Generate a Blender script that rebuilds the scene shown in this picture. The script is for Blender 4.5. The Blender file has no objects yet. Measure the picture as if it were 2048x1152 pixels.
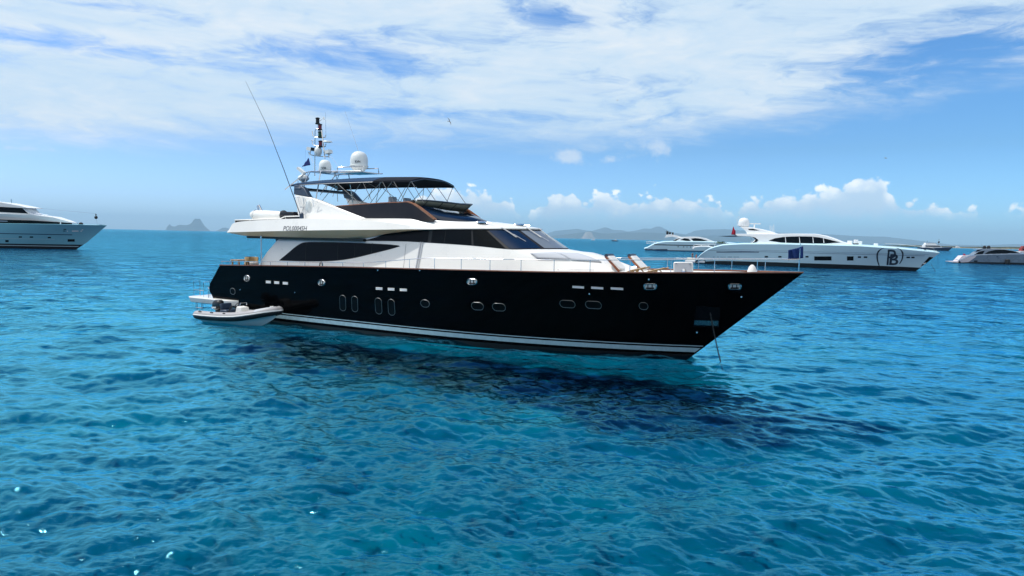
import bpy, bmesh, math, random
import numpy as np
from mathutils import Vector, Matrix
R_ = math.radians
rnd = random.Random(7)
sc = bpy.context.scene
COL = sc.collection

# ------------------------------------------------------------------ camera
FPX, CAMH = 1422.0, 5.0
ROLL = math.atan(.0205)
PITCH = R_(4.0968)
fwd = np.array([0, math.cos(PITCH), -math.sin(PITCH)])
r0 = np.array([1., 0, 0]); u0 = np.cross(r0, fwd)
CR = math.cos(ROLL)*r0 + math.sin(ROLL)*u0
CU = math.cos(ROLL)*u0 - math.sin(ROLL)*r0
CAM = np.array([0, 0, CAMH])
cd = bpy.data.cameras.new('camera'); cam = bpy.data.objects.new('camera', cd); COL.objects.link(cam)
cd.sensor_width = 36; cd.lens = FPX/2048*36; cd.clip_start = .1; cd.clip_end = 120000
cam.matrix_world = Matrix(((CR[0], CU[0], -fwd[0], 0), (CR[1], CU[1], -fwd[1], 0), (CR[2], CU[2], -fwd[2], CAMH), (0, 0, 0, 1)))
sc.camera = cam

# ------------------------------------------------------------------ light and exposure
SUN_AZ, SUN_EL = R_(-80), R_(57)          # azimuth clockwise from +Y
sd = bpy.data.lights.new('sun', 'SUN'); sd.energy = 3.6; sd.angle = R_(.5); sd.color = (1, .965, .90)
sun = bpy.data.objects.new('sun', sd); COL.objects.link(sun)
sdir = Vector((math.sin(SUN_AZ)*math.cos(SUN_EL), math.cos(SUN_AZ)*math.cos(SUN_EL), math.sin(SUN_EL)))
sun.rotation_euler = sdir.to_track_quat('Z', 'Y').to_euler(); sun.location = (0, 0, 80)
sc.view_settings.view_transform = 'Standard'; sc.view_settings.look = 'None'
sc.view_settings.exposure = 0.0; sc.view_settings.gamma = 1
sc.cycles.max_bounces = 7; sc.cycles.transparent_max_bounces = 10
sc.cycles.use_denoising = True; sc.cycles.sample_clamp_indirect = 2.5; sc.cycles.caustics_reflective = False; sc.cycles.caustics_refractive = False

# ------------------------------------------------------------------ node helper
class NB:
    def __init__(s, tree): s.t = tree; s.n = tree.nodes; s.l = tree.links
    def new(s, kind, **kw):
        n = s.n.new(kind)
        for k, v in kw.items(): setattr(n, k, v)
        return n
    def put(s, sock, v):
        if v is None: return
        if isinstance(v, bpy.types.NodeSocket): s.l.new(v, sock)
        else: sock.default_value = v
    def m(s, op, a, b=None, c=None, clamp=False):
        n = s.new('ShaderNodeMath', operation=op, use_clamp=clamp)
        s.put(n.inputs[0], a); s.put(n.inputs[1], b); s.put(n.inputs[2], c)
        return n.outputs[0]
    def ss(s, v, lo, hi, a=0., b=1.):
        n = s.new('ShaderNodeMapRange', interpolation_type='SMOOTHSTEP')
        for i, q in enumerate((v, lo, hi, a, b)): s.put(n.inputs[i], q)
        return n.outputs[0]
    def lin(s, v, lo, hi, a=0., b=1.):
        n = s.new('ShaderNodeMapRange')
        for i, q in enumerate((v, lo, hi, a, b)): s.put(n.inputs[i], q)
        return n.outputs[0]
    def xyz(s, x, y, z):
        n = s.new('ShaderNodeCombineXYZ')
        for i, q in enumerate((x, y, z)): s.put(n.inputs[i], q)
        return n.outputs[0]
    def sep(s, v):
        n = s.new('ShaderNodeSeparateXYZ'); s.put(n.inputs[0], v); return n.outputs
    def noise(s, v, scale, detail=4, rough=.55, dist=0, lac=2.0):
        n = s.new('ShaderNodeTexNoise'); s.put(n.inputs['Vector'], v)
        n.inputs['Scale'].default_value = scale; n.inputs['Detail'].default_value = detail
        n.inputs['Roughness'].default_value = rough; n.inputs['Distortion'].default_value = dist
        n.inputs['Lacunarity'].default_value = lac
        return n.outputs[0]
    def mix(s, f, a, b):
        n = s.new('ShaderNodeMix', data_type='RGBA')
        s.put(n.inputs[0], f); s.put(n.inputs[6], a); s.put(n.inputs[7], b)
        return n.outputs[2]
    def curve(s, v, pts, lo, hi, vlo, vhi):
        """piecewise function of v through pts, by a float curve on the unit square"""
        x = s.lin(v, lo, hi)
        n = s.new('ShaderNodeFloatCurve'); s.put(n.inputs['Value'], x); n.inputs['Factor'].default_value = 1
        c = n.mapping.curves[0]
        q = [((a-lo)/(hi-lo), (b-vlo)/(vhi-vlo)) for a, b in pts]
        while len(c.points) < len(q): c.points.new(.5, .5)
        for p, (a, b) in zip(c.points, q): p.location = (min(1, max(0, a)), min(1, max(0, b))); p.handle_type = 'AUTO'
        n.mapping.update()
        return s.lin(n.outputs[0], 0., 1., vlo, vhi)

# ------------------------------------------------------------------ sky
def px_ang(px, py):
    d = fwd + (px-1024)/FPX*CR - (py-576)/FPX*CU; d = d/np.linalg.norm(d)
    return math.atan2(d[0], d[1]), math.asin(d[2])
world = bpy.data.worlds.new('World'); sc.world = world; world.use_nodes = True
W = NB(world.node_tree); W.n.clear()
SKYS = 0.10
sky = W.new('ShaderNodeTexSky', sky_type='NISHITA', sun_disc=False, sun_elevation=SUN_EL, sun_rotation=SUN_AZ % (2*math.pi),
            altitude=0, air_density=1.0, dust_density=.6, ozone_density=2.5)
tc = W.new('ShaderNodeTexCoord')
dx, dy, dz = W.sep(tc.outputs['Generated'])
az = W.m('ARCTAN2', dx, dy)
el = W.m('ARCSINE', dz)
# high broken cloud sheet, laid in azimuth and elevation so that its bands lie level
P = W.xyz(W.m('MULTIPLY', az, 3.0), W.m('MULTIPLY', W.m('POWER', W.m('MAXIMUM', el, .001), .85), 7.5), W.m('MULTIPLY', W.lin(dy, -1., 1., 1., 0.), 3.))
mp = W.new('ShaderNodeMapping'); W.put(mp.inputs[0], P); mp.inputs['Rotation'].default_value = (0, 0, R_(-7)); mp.inputs['Scale'].default_value = (.85, 1.2, 1)
warp = W.noise(mp.outputs[0], 1.3, 4, .55)
vadd = W.new('ShaderNodeVectorMath', operation='ADD'); W.put(vadd.inputs[0], mp.outputs[0])
W.put(vadd.inputs[1], W.xyz(W.lin(warp, 0., 1., -.5, .5), W.lin(warp, 0., 1., .25, -.25), 3.7))
n_big = W.noise(vadd.outputs[0], 1.25, 5, .55)
n_fine = W.noise(vadd.outputs[0], 4.2, 10, .64)
edge_pts = [px_ang(*p) for p in [(-400, 300), (0, 300), (300, 300), (600, 286), (900, 292), (1150, 296), (1300, 290), (1500, 272), (1700, 236), (1900, 196), (2048, 172), (2500, 110)]]
edge = W.curve(az, edge_pts, -.85, .85, 0., .5)
above = W.m('SUBTRACT', el, edge)
above = W.m('ADD', above, W.lin(n_fine, 0., 1., -.035, .035))
cover = W.m('MULTIPLY', W.ss(above, -.012, .05), W.ss(el, W.lin(az, -.6, .6, .80, .48), W.lin(az, -.6, .6, .55, .36)))
gaps = None
for (gx, gy, wx, wy, s) in [(120, 82, 230, 22, .55), (670, 98, 240, 40, .48), (1130, 35, 170, 45, .42), (1230, 170, 120, 30, .25), (1930, 120, 260, 60, .8), (850, 225, 200, 12, .3), (1480, 320, 40, 10, 0), (230, 10, 120, 14, .3), (1350, 235, 200, 9, .25)]:
    a0, e0 = px_ang(gx, gy)
    qa = W.m('DIVIDE', W.m('SUBTRACT', az, a0), wx/FPX); qe = W.m('DIVIDE', W.m('SUBTRACT', el, e0), wy/FPX)
    qq = W.m('ADD', W.m('MULTIPLY', qa, qa), W.m('MULTIPLY', qe, qe))
    g = W.m('MULTIPLY', W.m('EXPONENT', W.m('MULTIPLY', qq, -1.)), s*.5)
    gaps = g if gaps is None else W.m('ADD', gaps, g)
dens = W.m('ADD', W.m('MULTIPLY', n_big, .55), W.m('MULTIPLY', n_fine, .75))
dens = W.m('SUBTRACT', dens, gaps)
sheet = W.m('MULTIPLY', W.ss(dens, .30, .60), cover)
# cumulus row above the hills: outline of the tops as a function of azimuth
tops = [(700, 440), (838, 398), (880, 378), (940, 376), (985, 386), (1028, 402), (1050, 432), (1078, 408), (1134, 380), (1176, 395), (1200, 383), (1240, 392), (1270, 396), (1324, 386), (1400, 393),
        (1438, 399), (1458, 425), (1482, 404), (1549, 388), (1590, 388), (1640, 378), (1684, 366), (1724, 349), (1755, 346), (1774, 372), (1806, 396), (1874, 408), (1926, 422), (1949, 416), (1975, 432), (2011, 424), (2052, 409)]
nb1 = W.noise(W.xyz(W.m('MULTIPLY', az, 1.), W.m('MULTIPLY', el, 1.25), 0.3), 34, 7, .62)
nb2 = W.noise(W.xyz(az, W.m('MULTIPLY', el, 1.2), 5.3), 90, 4, .55)
azw = W.m('ADD', az, W.lin(nb2, 0., 1., -.006, .006))
top = W.curve(azw, [px_ang(*p) for p in tops], -.25, .72, 0., .12)
base_el = W.lin(az, -.25, .72, .033, .045)
def voro(v, scale):
    n = W.new('ShaderNodeTexVoronoi', feature='SMOOTH_F1'); W.put(n.inputs['Vector'], v); n.inputs['Scale'].default_value = scale; n.inputs['Smoothness'].default_value = .25
    return n.outputs['Distance']
pv = W.xyz(W.m('ADD', az, W.lin(nb2, 0., 1., -.004, .004)), W.m('ADD', W.m('MULTIPLY', el, 1.15), W.lin(nb1, 0., 1., -.006, .006)), 2.2)
v1 = voro(pv, 42); v2 = voro(pv, 105)
rel = W.m('ADD', W.m('SUBTRACT', top, el), W.lin(nb1, 0., 1., -.010, .020))
rel = W.m('ADD', rel, W.lin(v1, .0, .8, .010, -.014)); rel = W.m('ADD', rel, W.lin(v2, .0, .8, .004, -.006))
rel = W.m('ADD', rel, W.lin(nb2, 0., 1., -.006, .006))
elb = W.m('ADD', el, W.lin(nb1, 0., 1., -.016, .016))
cum_a = W.m('MULTIPLY', W.ss(rel, -.001, .006), W.ss(elb, W.m('SUBTRACT', base_el, .016), W.m('ADD', base_el, .008)))
cum_a = W.m('MULTIPLY', cum_a, .93)
cum_l = W.ss(W.m('ADD', W.m('ADD', rel, W.lin(nb1, 0., 1., .02, -.02)), W.m('ADD', W.lin(v1, 0., .7, -.016, .022), W.lin(v2, 0., .7, -.006, .008))), .040, .0)   # bright crowns, bluish flat bases
# small scrap of cloud below the sheet
scr = None
for (gx, gy, wx, wy, s) in [(1135, 312, 30, 18, .9), (1225, 318, 50, 12, .55), (1312, 295, 32, 24, .8), (1345, 432, 50, 7, .5), (290, 437, 40, 6, .35), (350, 438, 30, 6, .35), (90, 300, 90, 6, .5), (60, 322, 60, 4, .3)]:
    a0, e0 = px_ang(gx, gy)
    qa = W.m('DIVIDE', W.m('SUBTRACT', az, a0), wx/FPX); qe = W.m('DIVIDE', W.m('SUBTRACT', el, e0), wy/FPX)
    qq = W.m('ADD', W.m('MULTIPLY', qa, qa), W.m('MULTIPLY', qe, qe))
    g = W.m('MULTIPLY', W.m('EXPONENT', W.m('MULTIPLY', qq, -1.)), s)
    scr = g if scr is None else W.m('ADD', scr, g)
scr = W.m('MULTIPLY', W.ss(W.m('ADD', scr, W.lin(nb1, 0., 1., -.75, .75)), .28, .85), .7)
# clear-sky grade: paler towards the hazy left, deep azure higher up
gr = W.m('MULTIPLY', W.lin(az, -.65, .62, .84, .62), W.m('MULTIPLY', W.lin(el, .10, .75, 1.0, .50), W.lin(el, .0, .12, 1.45, 1.04)))
gg = W.m('MULTIPLY', W.lin(el, .18, .9, 1.08, .86), W.lin(el, 0., .12, 1.55, 1.05))
gb = W.lin(el, .01, .12, 2.6, 1.62)
skyc = W.new('ShaderNodeVectorMath', operation='MULTIPLY'); W.put(skyc.inputs[0], sky.outputs[0])
W.put(skyc.inputs[1], W.xyz(W.m('MULTIPLY', gr, SKYS), W.m('MULTIPLY', gg, SKYS), W.m('MULTIPLY', gb, SKYS)))
shade = W.ss(W.m('ADD', W.m('MULTIPLY', n_fine, .6), W.m('MULTIPLY', n_big, .5)), .45, .78)
cl_col = W.mix(shade, (.66, .83, .98, 1), (.90, .96, 1.0, 1))
behind = W.ss(dy, .15, -.35)
sheet = W.m('MULTIPLY', sheet, W.m('SUBTRACT', 1., behind))
hi = W.m('MULTIPLY', behind, W.m('MULTIPLY', W.ss(el, .12, .55), W.ss(n_big, .2, .45)))  # unseen bright cloud behind the camera, added to fill the shaded yacht sides
c0 = W.mix(hi, skyc.outputs[0], (1.42, 1.42, 1.34, 1))
c1 = W.mix(W.m('MULTIPLY', sheet, .93), c0, cl_col)
c2 = W.mix(scr, c1, (.78, .88, 1.0, 1))
cu_col = W.mix(cum_l, (.64, .83, 1.02, 1), (1.35, 1.36, 1.34, 1))
c3 = W.mix(cum_a, c2, cu_col)
bg = W.new('ShaderNodeBackground'); W.put(bg.inputs[0], c3); bg.inputs[1].default_value = 1.0
wo = W.new('ShaderNodeOutputWorld'); W.l.new(bg.outputs[0], wo.inputs[0])
world.cycles.sampling_method = 'MANUAL'; world.cycles.sample_map_resolution = 512

# ------------------------------------------------------------------ materials
def pbr(name, col, rough=.5, spec=.5, metal=0., coat=0., bump=None, vary=0., vscale=3., ior=1.45):
    m = bpy.data.materials.new(name); m.use_nodes = True
    t = NB(m.node_tree); b = m.node_tree.nodes['Principled BSDF']
    b.inputs['Base Color'].default_value = (*col, 1); b.inputs['Roughness'].default_value = rough
    b.inputs['Specular IOR Level'].default_value = spec; b.inputs['Metallic'].default_value = metal
    b.inputs['Coat Weight'].default_value = coat; b.inputs['Coat Roughness'].default_value = .05
    co = t.new('ShaderNodeTexCoord').outputs['Object']
    if vary:
        n = t.noise(co, vscale, 6, .6)
        k = t.lin(n, .25, .75, 1-vary, 1+vary*.5)
        q = t.new('ShaderNodeVectorMath', operation='SCALE'); q.inputs[0].default_value = col; t.put(q.inputs['Scale'], k)
        t.l.new(q.outputs[0], b.inputs['Base Color'])
        t.put(b.inputs['Roughness'], t.lin(n, .2, .8, rough*.8, min(1, rough*1.35)))
    if bump:
        n = t.noise(co, bump[0], 5, .6); bp = t.new('ShaderNodeBump'); t.put(bp.inputs['Height'], n)
        bp.inputs['Strength'].default_value = bump[1]; bp.inputs['Distance'].default_value = .02
        t.l.new(bp.outputs[0], b.inputs['Normal'])
    return m
M = dict(
    white=pbr('white_gelcoat', (.84, .83, .79), .28, .5, coat=.3, vary=.05, vscale=.8),
    cream=pbr('cream_bounce_and_cushion', (.78, .69, .46), .35, .5, vary=.05),  # warm deck bounce put into the wing soffit colour; also a cushion
    black=pbr('black_hull_paint', (.0008, .001, .0015), .07, .04, vary=.25, vscale=.6),
    boot=pbr('antifouling', (.006, .006, .008), .5, .3),
    vent=pbr('bright_vent_grille', (.8, .8, .8), .3, .5), stripe=pbr('boot_stripe_shaded_white', (.36, .52, .58), .25, .5, vary=.06),  # stripe: white band with shade and sea bounce put into its colour
    glass=pbr('tinted_glass', (.003, .005, .007), .06, .08),
    blueglass=pbr('blue_tinted_glass', (.006, .018, .045), .04, .5),
    shield=pbr('grey_windshield_pane', (.17, .20, .23), .12, .6),  # even grey for the centre windshield pane
    rubber=pbr('black_rubber', (.012, .012, .014), .55, .3),
    portglass=pbr('porthole_glass', (.003, .004, .005), .06, .06), rim=pbr('porthole_rim_metal', (.20, .205, .21), .4, .5, metal=1.), steel=pbr('stainless_steel', (.62, .63, .64), .22, .5, metal=1.),
    teak=pbr('varnished_teak', (.26, .085, .03), .28, .5, coat=.5, vary=.3, vscale=6),
    deck=pbr('teak_deck', (.36, .24, .15), .6, .3, vary=.2, vscale=4),
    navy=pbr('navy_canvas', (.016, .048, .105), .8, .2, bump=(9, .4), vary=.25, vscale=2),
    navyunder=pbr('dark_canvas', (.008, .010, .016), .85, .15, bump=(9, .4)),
    navypaint=pbr('navy_paint', (.025, .045, .08), .4, .4),
    brownglass=pbr('bronze_acrylic_panel', (.022, .019, .021), .22, .2, vary=.2, vscale=1.5),
    olive=pbr('olive_mesh_cover', (.16, .165, .13), .7, .25, bump=(14, .3), vary=.15),
    dome=pbr('radome_plastic', (.72, .76, .76), .4, .4, vary=.04),
    grey=pbr('grey_fabric', (.50, .52, .55), .8, .2, bump=(12, .3)),
    cushion=pbr('white_cushion', (.75, .74, .71), .8, .2, bump=(8, .3)),
    bronze=pbr('bronze_wood', (.33, .20, .07), .45, .4, vary=.3, vscale=9),
    wood=pbr('light_wood', (.42, .28, .13), .5, .3, vary=.3, vscale=6),
    text=pbr('dark_lettering', (.02, .03, .05), .5, .3),
    flag=pbr('blue_flag_cloth', (.008, .03, .13), .8, .2, vary=.3, vscale=4),
    burgee=pbr('navy_flag_cloth', (.02, .035, .16), .8, .2, vary=.3, vscale=6),
    red=pbr('red_flag_cloth', (.42, .02, .045), .8, .2, vary=.3, vscale=3),
    chain=pbr('galvanised_chain', (.07, .07, .075), .5, .4, metal=.6, vary=.4, vscale=8),
    tube=pbr('pale_grey_hypalon', (.34, .33, .34), .45, .4, vary=.08, vscale=3),
    tubestripe=pbr('white_hypalon', (.75, .75, .73), .4, .4),
    motor=pbr('outboard_cowl', (.012, .014, .016), .18, .5),
    lamp=pbr('pale_lamp_glass', (.75, .8, .8), .2, .5),
    redlens=pbr('red_lens', (.16, .008, .01), .2, .5),
    greenlens=pbr('green_lens', (.008, .06, .02), .2, .5),
    whitefar=pbr('white_yacht_paint', (.80, .82, .82), .3, .3, vary=.04, vscale=.3), shadedfar=pbr('white_hull_deep_shade', (.17, .43, .53), .3, .2, vary=.05, vscale=.3), tintedfar=pbr('white_hull_shade_tint', (.50, .70, .77), .3, .25, vary=.04, vscale=.3),  # last two: white hulls with shade and sea bounce painted into the colour
    greyfar=pbr('silver_grey_paint', (.14, .185, .24), .25, .5, vary=.06, vscale=.3),
    pink=pbr('pale_transom_paint', (.70, .64, .66), .3, .5),
    navyhull=pbr('navy_hull_paint', (.02, .035, .08), .25, .5),
    leaf=pbr('leaves', (.05, .10, .02), .6, .3, vary=.4, vscale=3),
    skin=pbr('skin', (.42, .24, .16), .6, .3),
    darkcloth=pbr('dark_clothing', (.03, .035, .06), .8, .2),
    redcloth=pbr('red_clothing', (.30, .05, .05), .8, .2),
    gull=pbr('gull_feathers', (.22, .23, .25), .8, .2),
)

# ------------------------------------------------------------------ object helpers
def tag(o, label=None, cat=None, group=None, kind=None):
    if label: o['label'] = label
    if cat: o['category'] = cat
    if group: o['group'] = group
    if kind: o['kind'] = kind
    return o
def empty(name, loc, rz, label, cat, group=None):
    o = bpy.data.objects.new(name, None); COL.objects.link(o); o.location = loc; o.rotation_euler = (0, 0, rz); o.empty_display_size = .3
    return tag(o, label, cat, group)
def finish(name, bm, mats, parent=None, smooth=True, ang=32, label=None, merge=.0008):
    if merge: bmesh.ops.remove_doubles(bm, verts=bm.verts, dist=merge)
    bmesh.ops.recalc_face_normals(bm, faces=bm.faces)
    if smooth:
        for f in bm.faces: f.smooth = True
        la = R_(ang)
        for e in bm.edges:
            if len(e.link_faces) == 2 and e.calc_face_angle(0) > la: e.smooth = False
    me = bpy.data.meshes.new(name); bm.to_mesh(me); bm.free()
    for m in (mats if isinstance(mats, (list, tuple)) else [mats]): me.materials.append(m)
    o = bpy.data.objects.new(name, me); COL.objects.link(o)
    if parent: o.parent = parent
    if label: o['label'] = label
    return o
def grid(bm, rows, mi=0, closed=False, flip=False):
    vs = [[bm.verts.new(p) for p in r] for r in rows]
    for i in range(len(vs)-1):
        n = len(vs[i])
        for j in range(n if closed else n-1):
            q = [vs[i][j], vs[i][(j+1) % n], vs[i+1][(j+1) % n], vs[i+1][j]]
            if flip: q.reverse()
            try: f = bm.faces.new(q); f.material_index = mi
            except ValueError: pass
    return vs
def mir(rows): return [[(p[0], -p[1], p[2]) for p in r] for r in rows]
def box(bm, c, s, rz=0, mi=0, rot=None):
    m = Matrix.Translation(c) @ (rot.to_4x4() if rot else Matrix.Rotation(rz, 4, 'Z'))
    v = [bm.verts.new(m @ Vector((sx*s[0]/2, sy*s[1]/2, sz*s[2]/2))) for sx in (-1, 1) for sy in (-1, 1) for sz in (-1, 1)]
    for f in ((0, 1, 3, 2), (4, 6, 7, 5), (0, 4, 5, 1), (2, 3, 7, 6), (0, 2, 6, 4), (1, 5, 7, 3)):
        bm.faces.new([v[i] for i in f]).material_index = mi
def tube(bm, pts, r, n=6, mi=0, closed=False, caps=True):
    pts = [Vector(p) for p in pts]; k = len(pts)
    rings = []; up = Vector((0, 0, 1))
    for i, p in enumerate(pts):
        if closed: d = pts[(i+1) % k]-pts[i-1]
        else: d = (pts[min(i+1, k-1)]-pts[max(i-1, 0)])
        d.normalize()
        a = d.cross(up)
        if a.length < .05: a = d.cross(Vector((1, 0, 0)))
        a.normalize(); b = d.cross(a)
        rr = r[i] if isinstance(r, (list, tuple)) else r
        rings.append([bm.verts.new(p+(a*math.cos(2*math.pi*j/n)+b*math.sin(2*math.pi*j/n))*rr) for j in range(n)])
    for i in range(k if closed else k-1):
        A, B = rings[i], rings[(i+1) % k]
        for j in range(n):
            bm.faces.new([A[j], A[(j+1) % n], B[(j+1) % n], B[j]]).material_index = mi
    if caps and not closed:
        bm.faces.new(rings[0][::-1]).material_index = mi; bm.faces.new(rings[-1]).material_index = mi
def lathe(bm, prof, c=(0, 0, 0), n=20, mi=0):
    rows = [[(c[0]+r*math.cos(2*math.pi*j/n), c[1]+r*math.sin(2*math.pi*j/n), c[2]+z) for j in range(n)] for r, z in prof]
    vs = grid(bm, rows, mi, closed=True)
    if prof[0][0] > 1e-4: bm.faces.new(vs[0]).material_index = mi
    if prof[-1][0] > 1e-4: bm.faces.new(vs[-1][::-1]).material_index = mi
def poly(bm, pts, mi=0):
    f = bm.faces.new([bm.verts.new(p) for p in pts]); f.material_index = mi; return f
def slab(bm, A, B, mi=0, mi_side=None):
    """solid between two outlines with the same number of points"""
    a = [bm.verts.new(p) for p in A]; b = [bm.verts.new(p) for p in B]; n = len(a)
    f1 = bm.faces.new(a); f2 = bm.faces.new(b[::-1]); f1.material_index = f2.material_index = mi
    for i in range(n): bm.faces.new([a[i], b[i], b[(i+1) % n], a[(i+1) % n]]).material_index = mi if mi_side is None else mi_side
    bmesh.ops.triangulate(bm, faces=[f1, f2])
def crom(P, t):
    """Catmull-Rom through the points P at parameter t (0..len-1)"""
    n = len(P); i = min(int(t), n-2); f = t-i
    p0, p1, p2, p3 = P[max(i-1, 0)], P[i], P[i+1], P[min(i+2, n-1)]
    return tuple(.5*((2*b)+(-a+c)*f+(2*a-5*b+4*c-d)*f*f+(-a+3*b-3*c+d)*f**3) for a, b, c, d in zip(p0, p1, p2, p3))
def smoothline(P, k): return [crom(P, i/k) for i in range((len(P)-1)*k+1)]
def lerp(tab, x):
    return float(np.interp(x, [a for a, b in tab], [b for a, b in tab]))
def bevel(o, w, seg=2, ang=30):
    m = o.modifiers.new('bevel', 'BEVEL'); m.width = w; m.segments = seg; m.limit_method = 'ANGLE'; m.angle_limit = R_(ang); m.harden_normals = False

# a local frame: x forward, y to PORT (Blender right-handed), z up.  side(): photo pixel -> local x,z on the fore-and-aft plane
# y_starboard = ys (used while measuring the photo; everything lands at its own real distance)
class Frame:
    def __init__(s, O, th):
        s.O = np.array(O, float); s.th = th
        s.a = np.array([math.cos(th), math.sin(th), 0]); s.s = np.array([math.sin(th), -math.cos(th), 0])
    def side(s, px, py, ys):
        d = fwd + (px-1024)/FPX*CR - (py-576)/FPX*CU
        p0 = s.O+s.s*ys
        t = ((p0-CAM)@s.s)/(d@s.s); P = CAM+t*d-s.O
        return float(P@s.a), float(P[2])
    def atx(s, px, py, x):
        d = fwd + (px-1024)/FPX*CR - (py-576)/FPX*CU
        p0 = s.O+s.a*x
        t = ((p0-CAM)@s.a)/(d@s.a); P = CAM+t*d-s.O
        return float(P@s.s), float(P[2])
    def pt(s, px, py, ys):
        x, z = s.side(px, py, ys); return (x, -ys, z)
    def on(s, px, py, Y, y0=2.5):
        """pixel onto the surface y_starboard = Y(x, z)"""
        y = y0
        for _ in range(14):
            x, z = s.side(px, py, y); y = .5*y+.5*Y(x, z)
        x, z = s.side(px, py, y)
        return x, y, z
def onz(px, py, z=0.):
    d = fwd + (px-1024)/FPX*CR - (py-576)/FPX*CU
    t = (z-CAMH)/d[2]; return CAM+t*d

def stadium(cx, cy, w, h, n=10, skx=0., sky_=0.):
    """rounded slot outline in pixels, sheared by skx (x per y) and sky_ (y per x)"""
    r = min(w, h)/2; out = []
    for q, (sx, sy) in enumerate(((1, 1), (-1, 1), (-1, -1), (1, -1))):
        for i in range(n//2+1):
            a = (q+i/(n//2))*math.pi/2
            out.append((sx*(w/2-r)+r*math.cos(a), sy*(h/2-r)+r*math.sin(a)))
    return [(cx+x+skx*y, cy+y+sky_*x) for x, y in out]
def normal_of(Y, x, z, e=.05):
    dx = (Y(x+e, z)-Y(x-e, z))/(2*e); dz_ = (Y(x, z+e)-Y(x, z-e))/(2*e)
    n = Vector((-dx, -1, -dz_)); n = Vector((-dx, -1.0, -dz_)); # blender y = -ys
    n = Vector((dx*-1, -1, dz_*-1)); n.normalize(); return n
def decal(bm, F, Y, pts, off=.006, mi=0):
    """flat plate laid on the surface along a pixel outline; returns its rim points"""
    out = []
    for (px, py) in pts:
        x, y, z = F.on(px, py, Y); n = normal_of(Y, x, z)
        out.append(Vector((x, -y, z))+n*off)
    c = sum(out, Vector())/len(out)
    cv = bm.verts.new(c); vs = [bm.verts.new(p) for p in out]
    for i in range(len(vs)): bm.faces.new([cv, vs[i], vs[(i+1) % len(vs)]]).material_index = mi
    return out

def text_mesh(body, shear=0., offset=0., bold=False):
    cu = bpy.data.curves.new('lettering', 'FONT'); cu.body = body; cu.shear = shear; cu.offset = offset; cu.resolution_u = 4
    o = bpy.data.objects.new('lettering', cu); COL.objects.link(o)
    dg = bpy.context.evaluated_depsgraph_get(); me = bpy.data.meshes.new_from_object(o.evaluated_get(dg))
    vs = [tuple(v.co) for v in me.vertices]; fs = [tuple(p.vertices) for p in me.polygons]
    bpy.data.objects.remove(o); bpy.data.curves.remove(cu); bpy.data.meshes.remove(me)
    xs = [v[0] for v in vs]; ys = [v[1] for v in vs]
    x0, x1, y0, y1 = min(xs), max(xs), min(ys), max(ys)
    return [((v[0]-x0)/(x1-x0), (v[1]-y0)/(y1-y0)) for v in vs], fs
def lettering(bm, F, Y, body, corner, w, h, slope=0., shear=0., offset=0., off=.008, mi=0):
    """text mapped to the pixel box whose lower left corner is given, laid on a surface"""
    vs, fs = text_mesh(body, shear, offset); out = []
    for u, v in vs:
        px = corner[0]+u*w; py = corner[1]-v*h+slope*u*w
        x, y, z = F.on(px, py, Y); out.append(bm.verts.new(Vector((x, -y, z))+normal_of(Y, x, z)*off))
    for f in fs:
        try: bm.faces.new([out[i] for i in f]).material_index = mi
        except ValueError: pass

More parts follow.
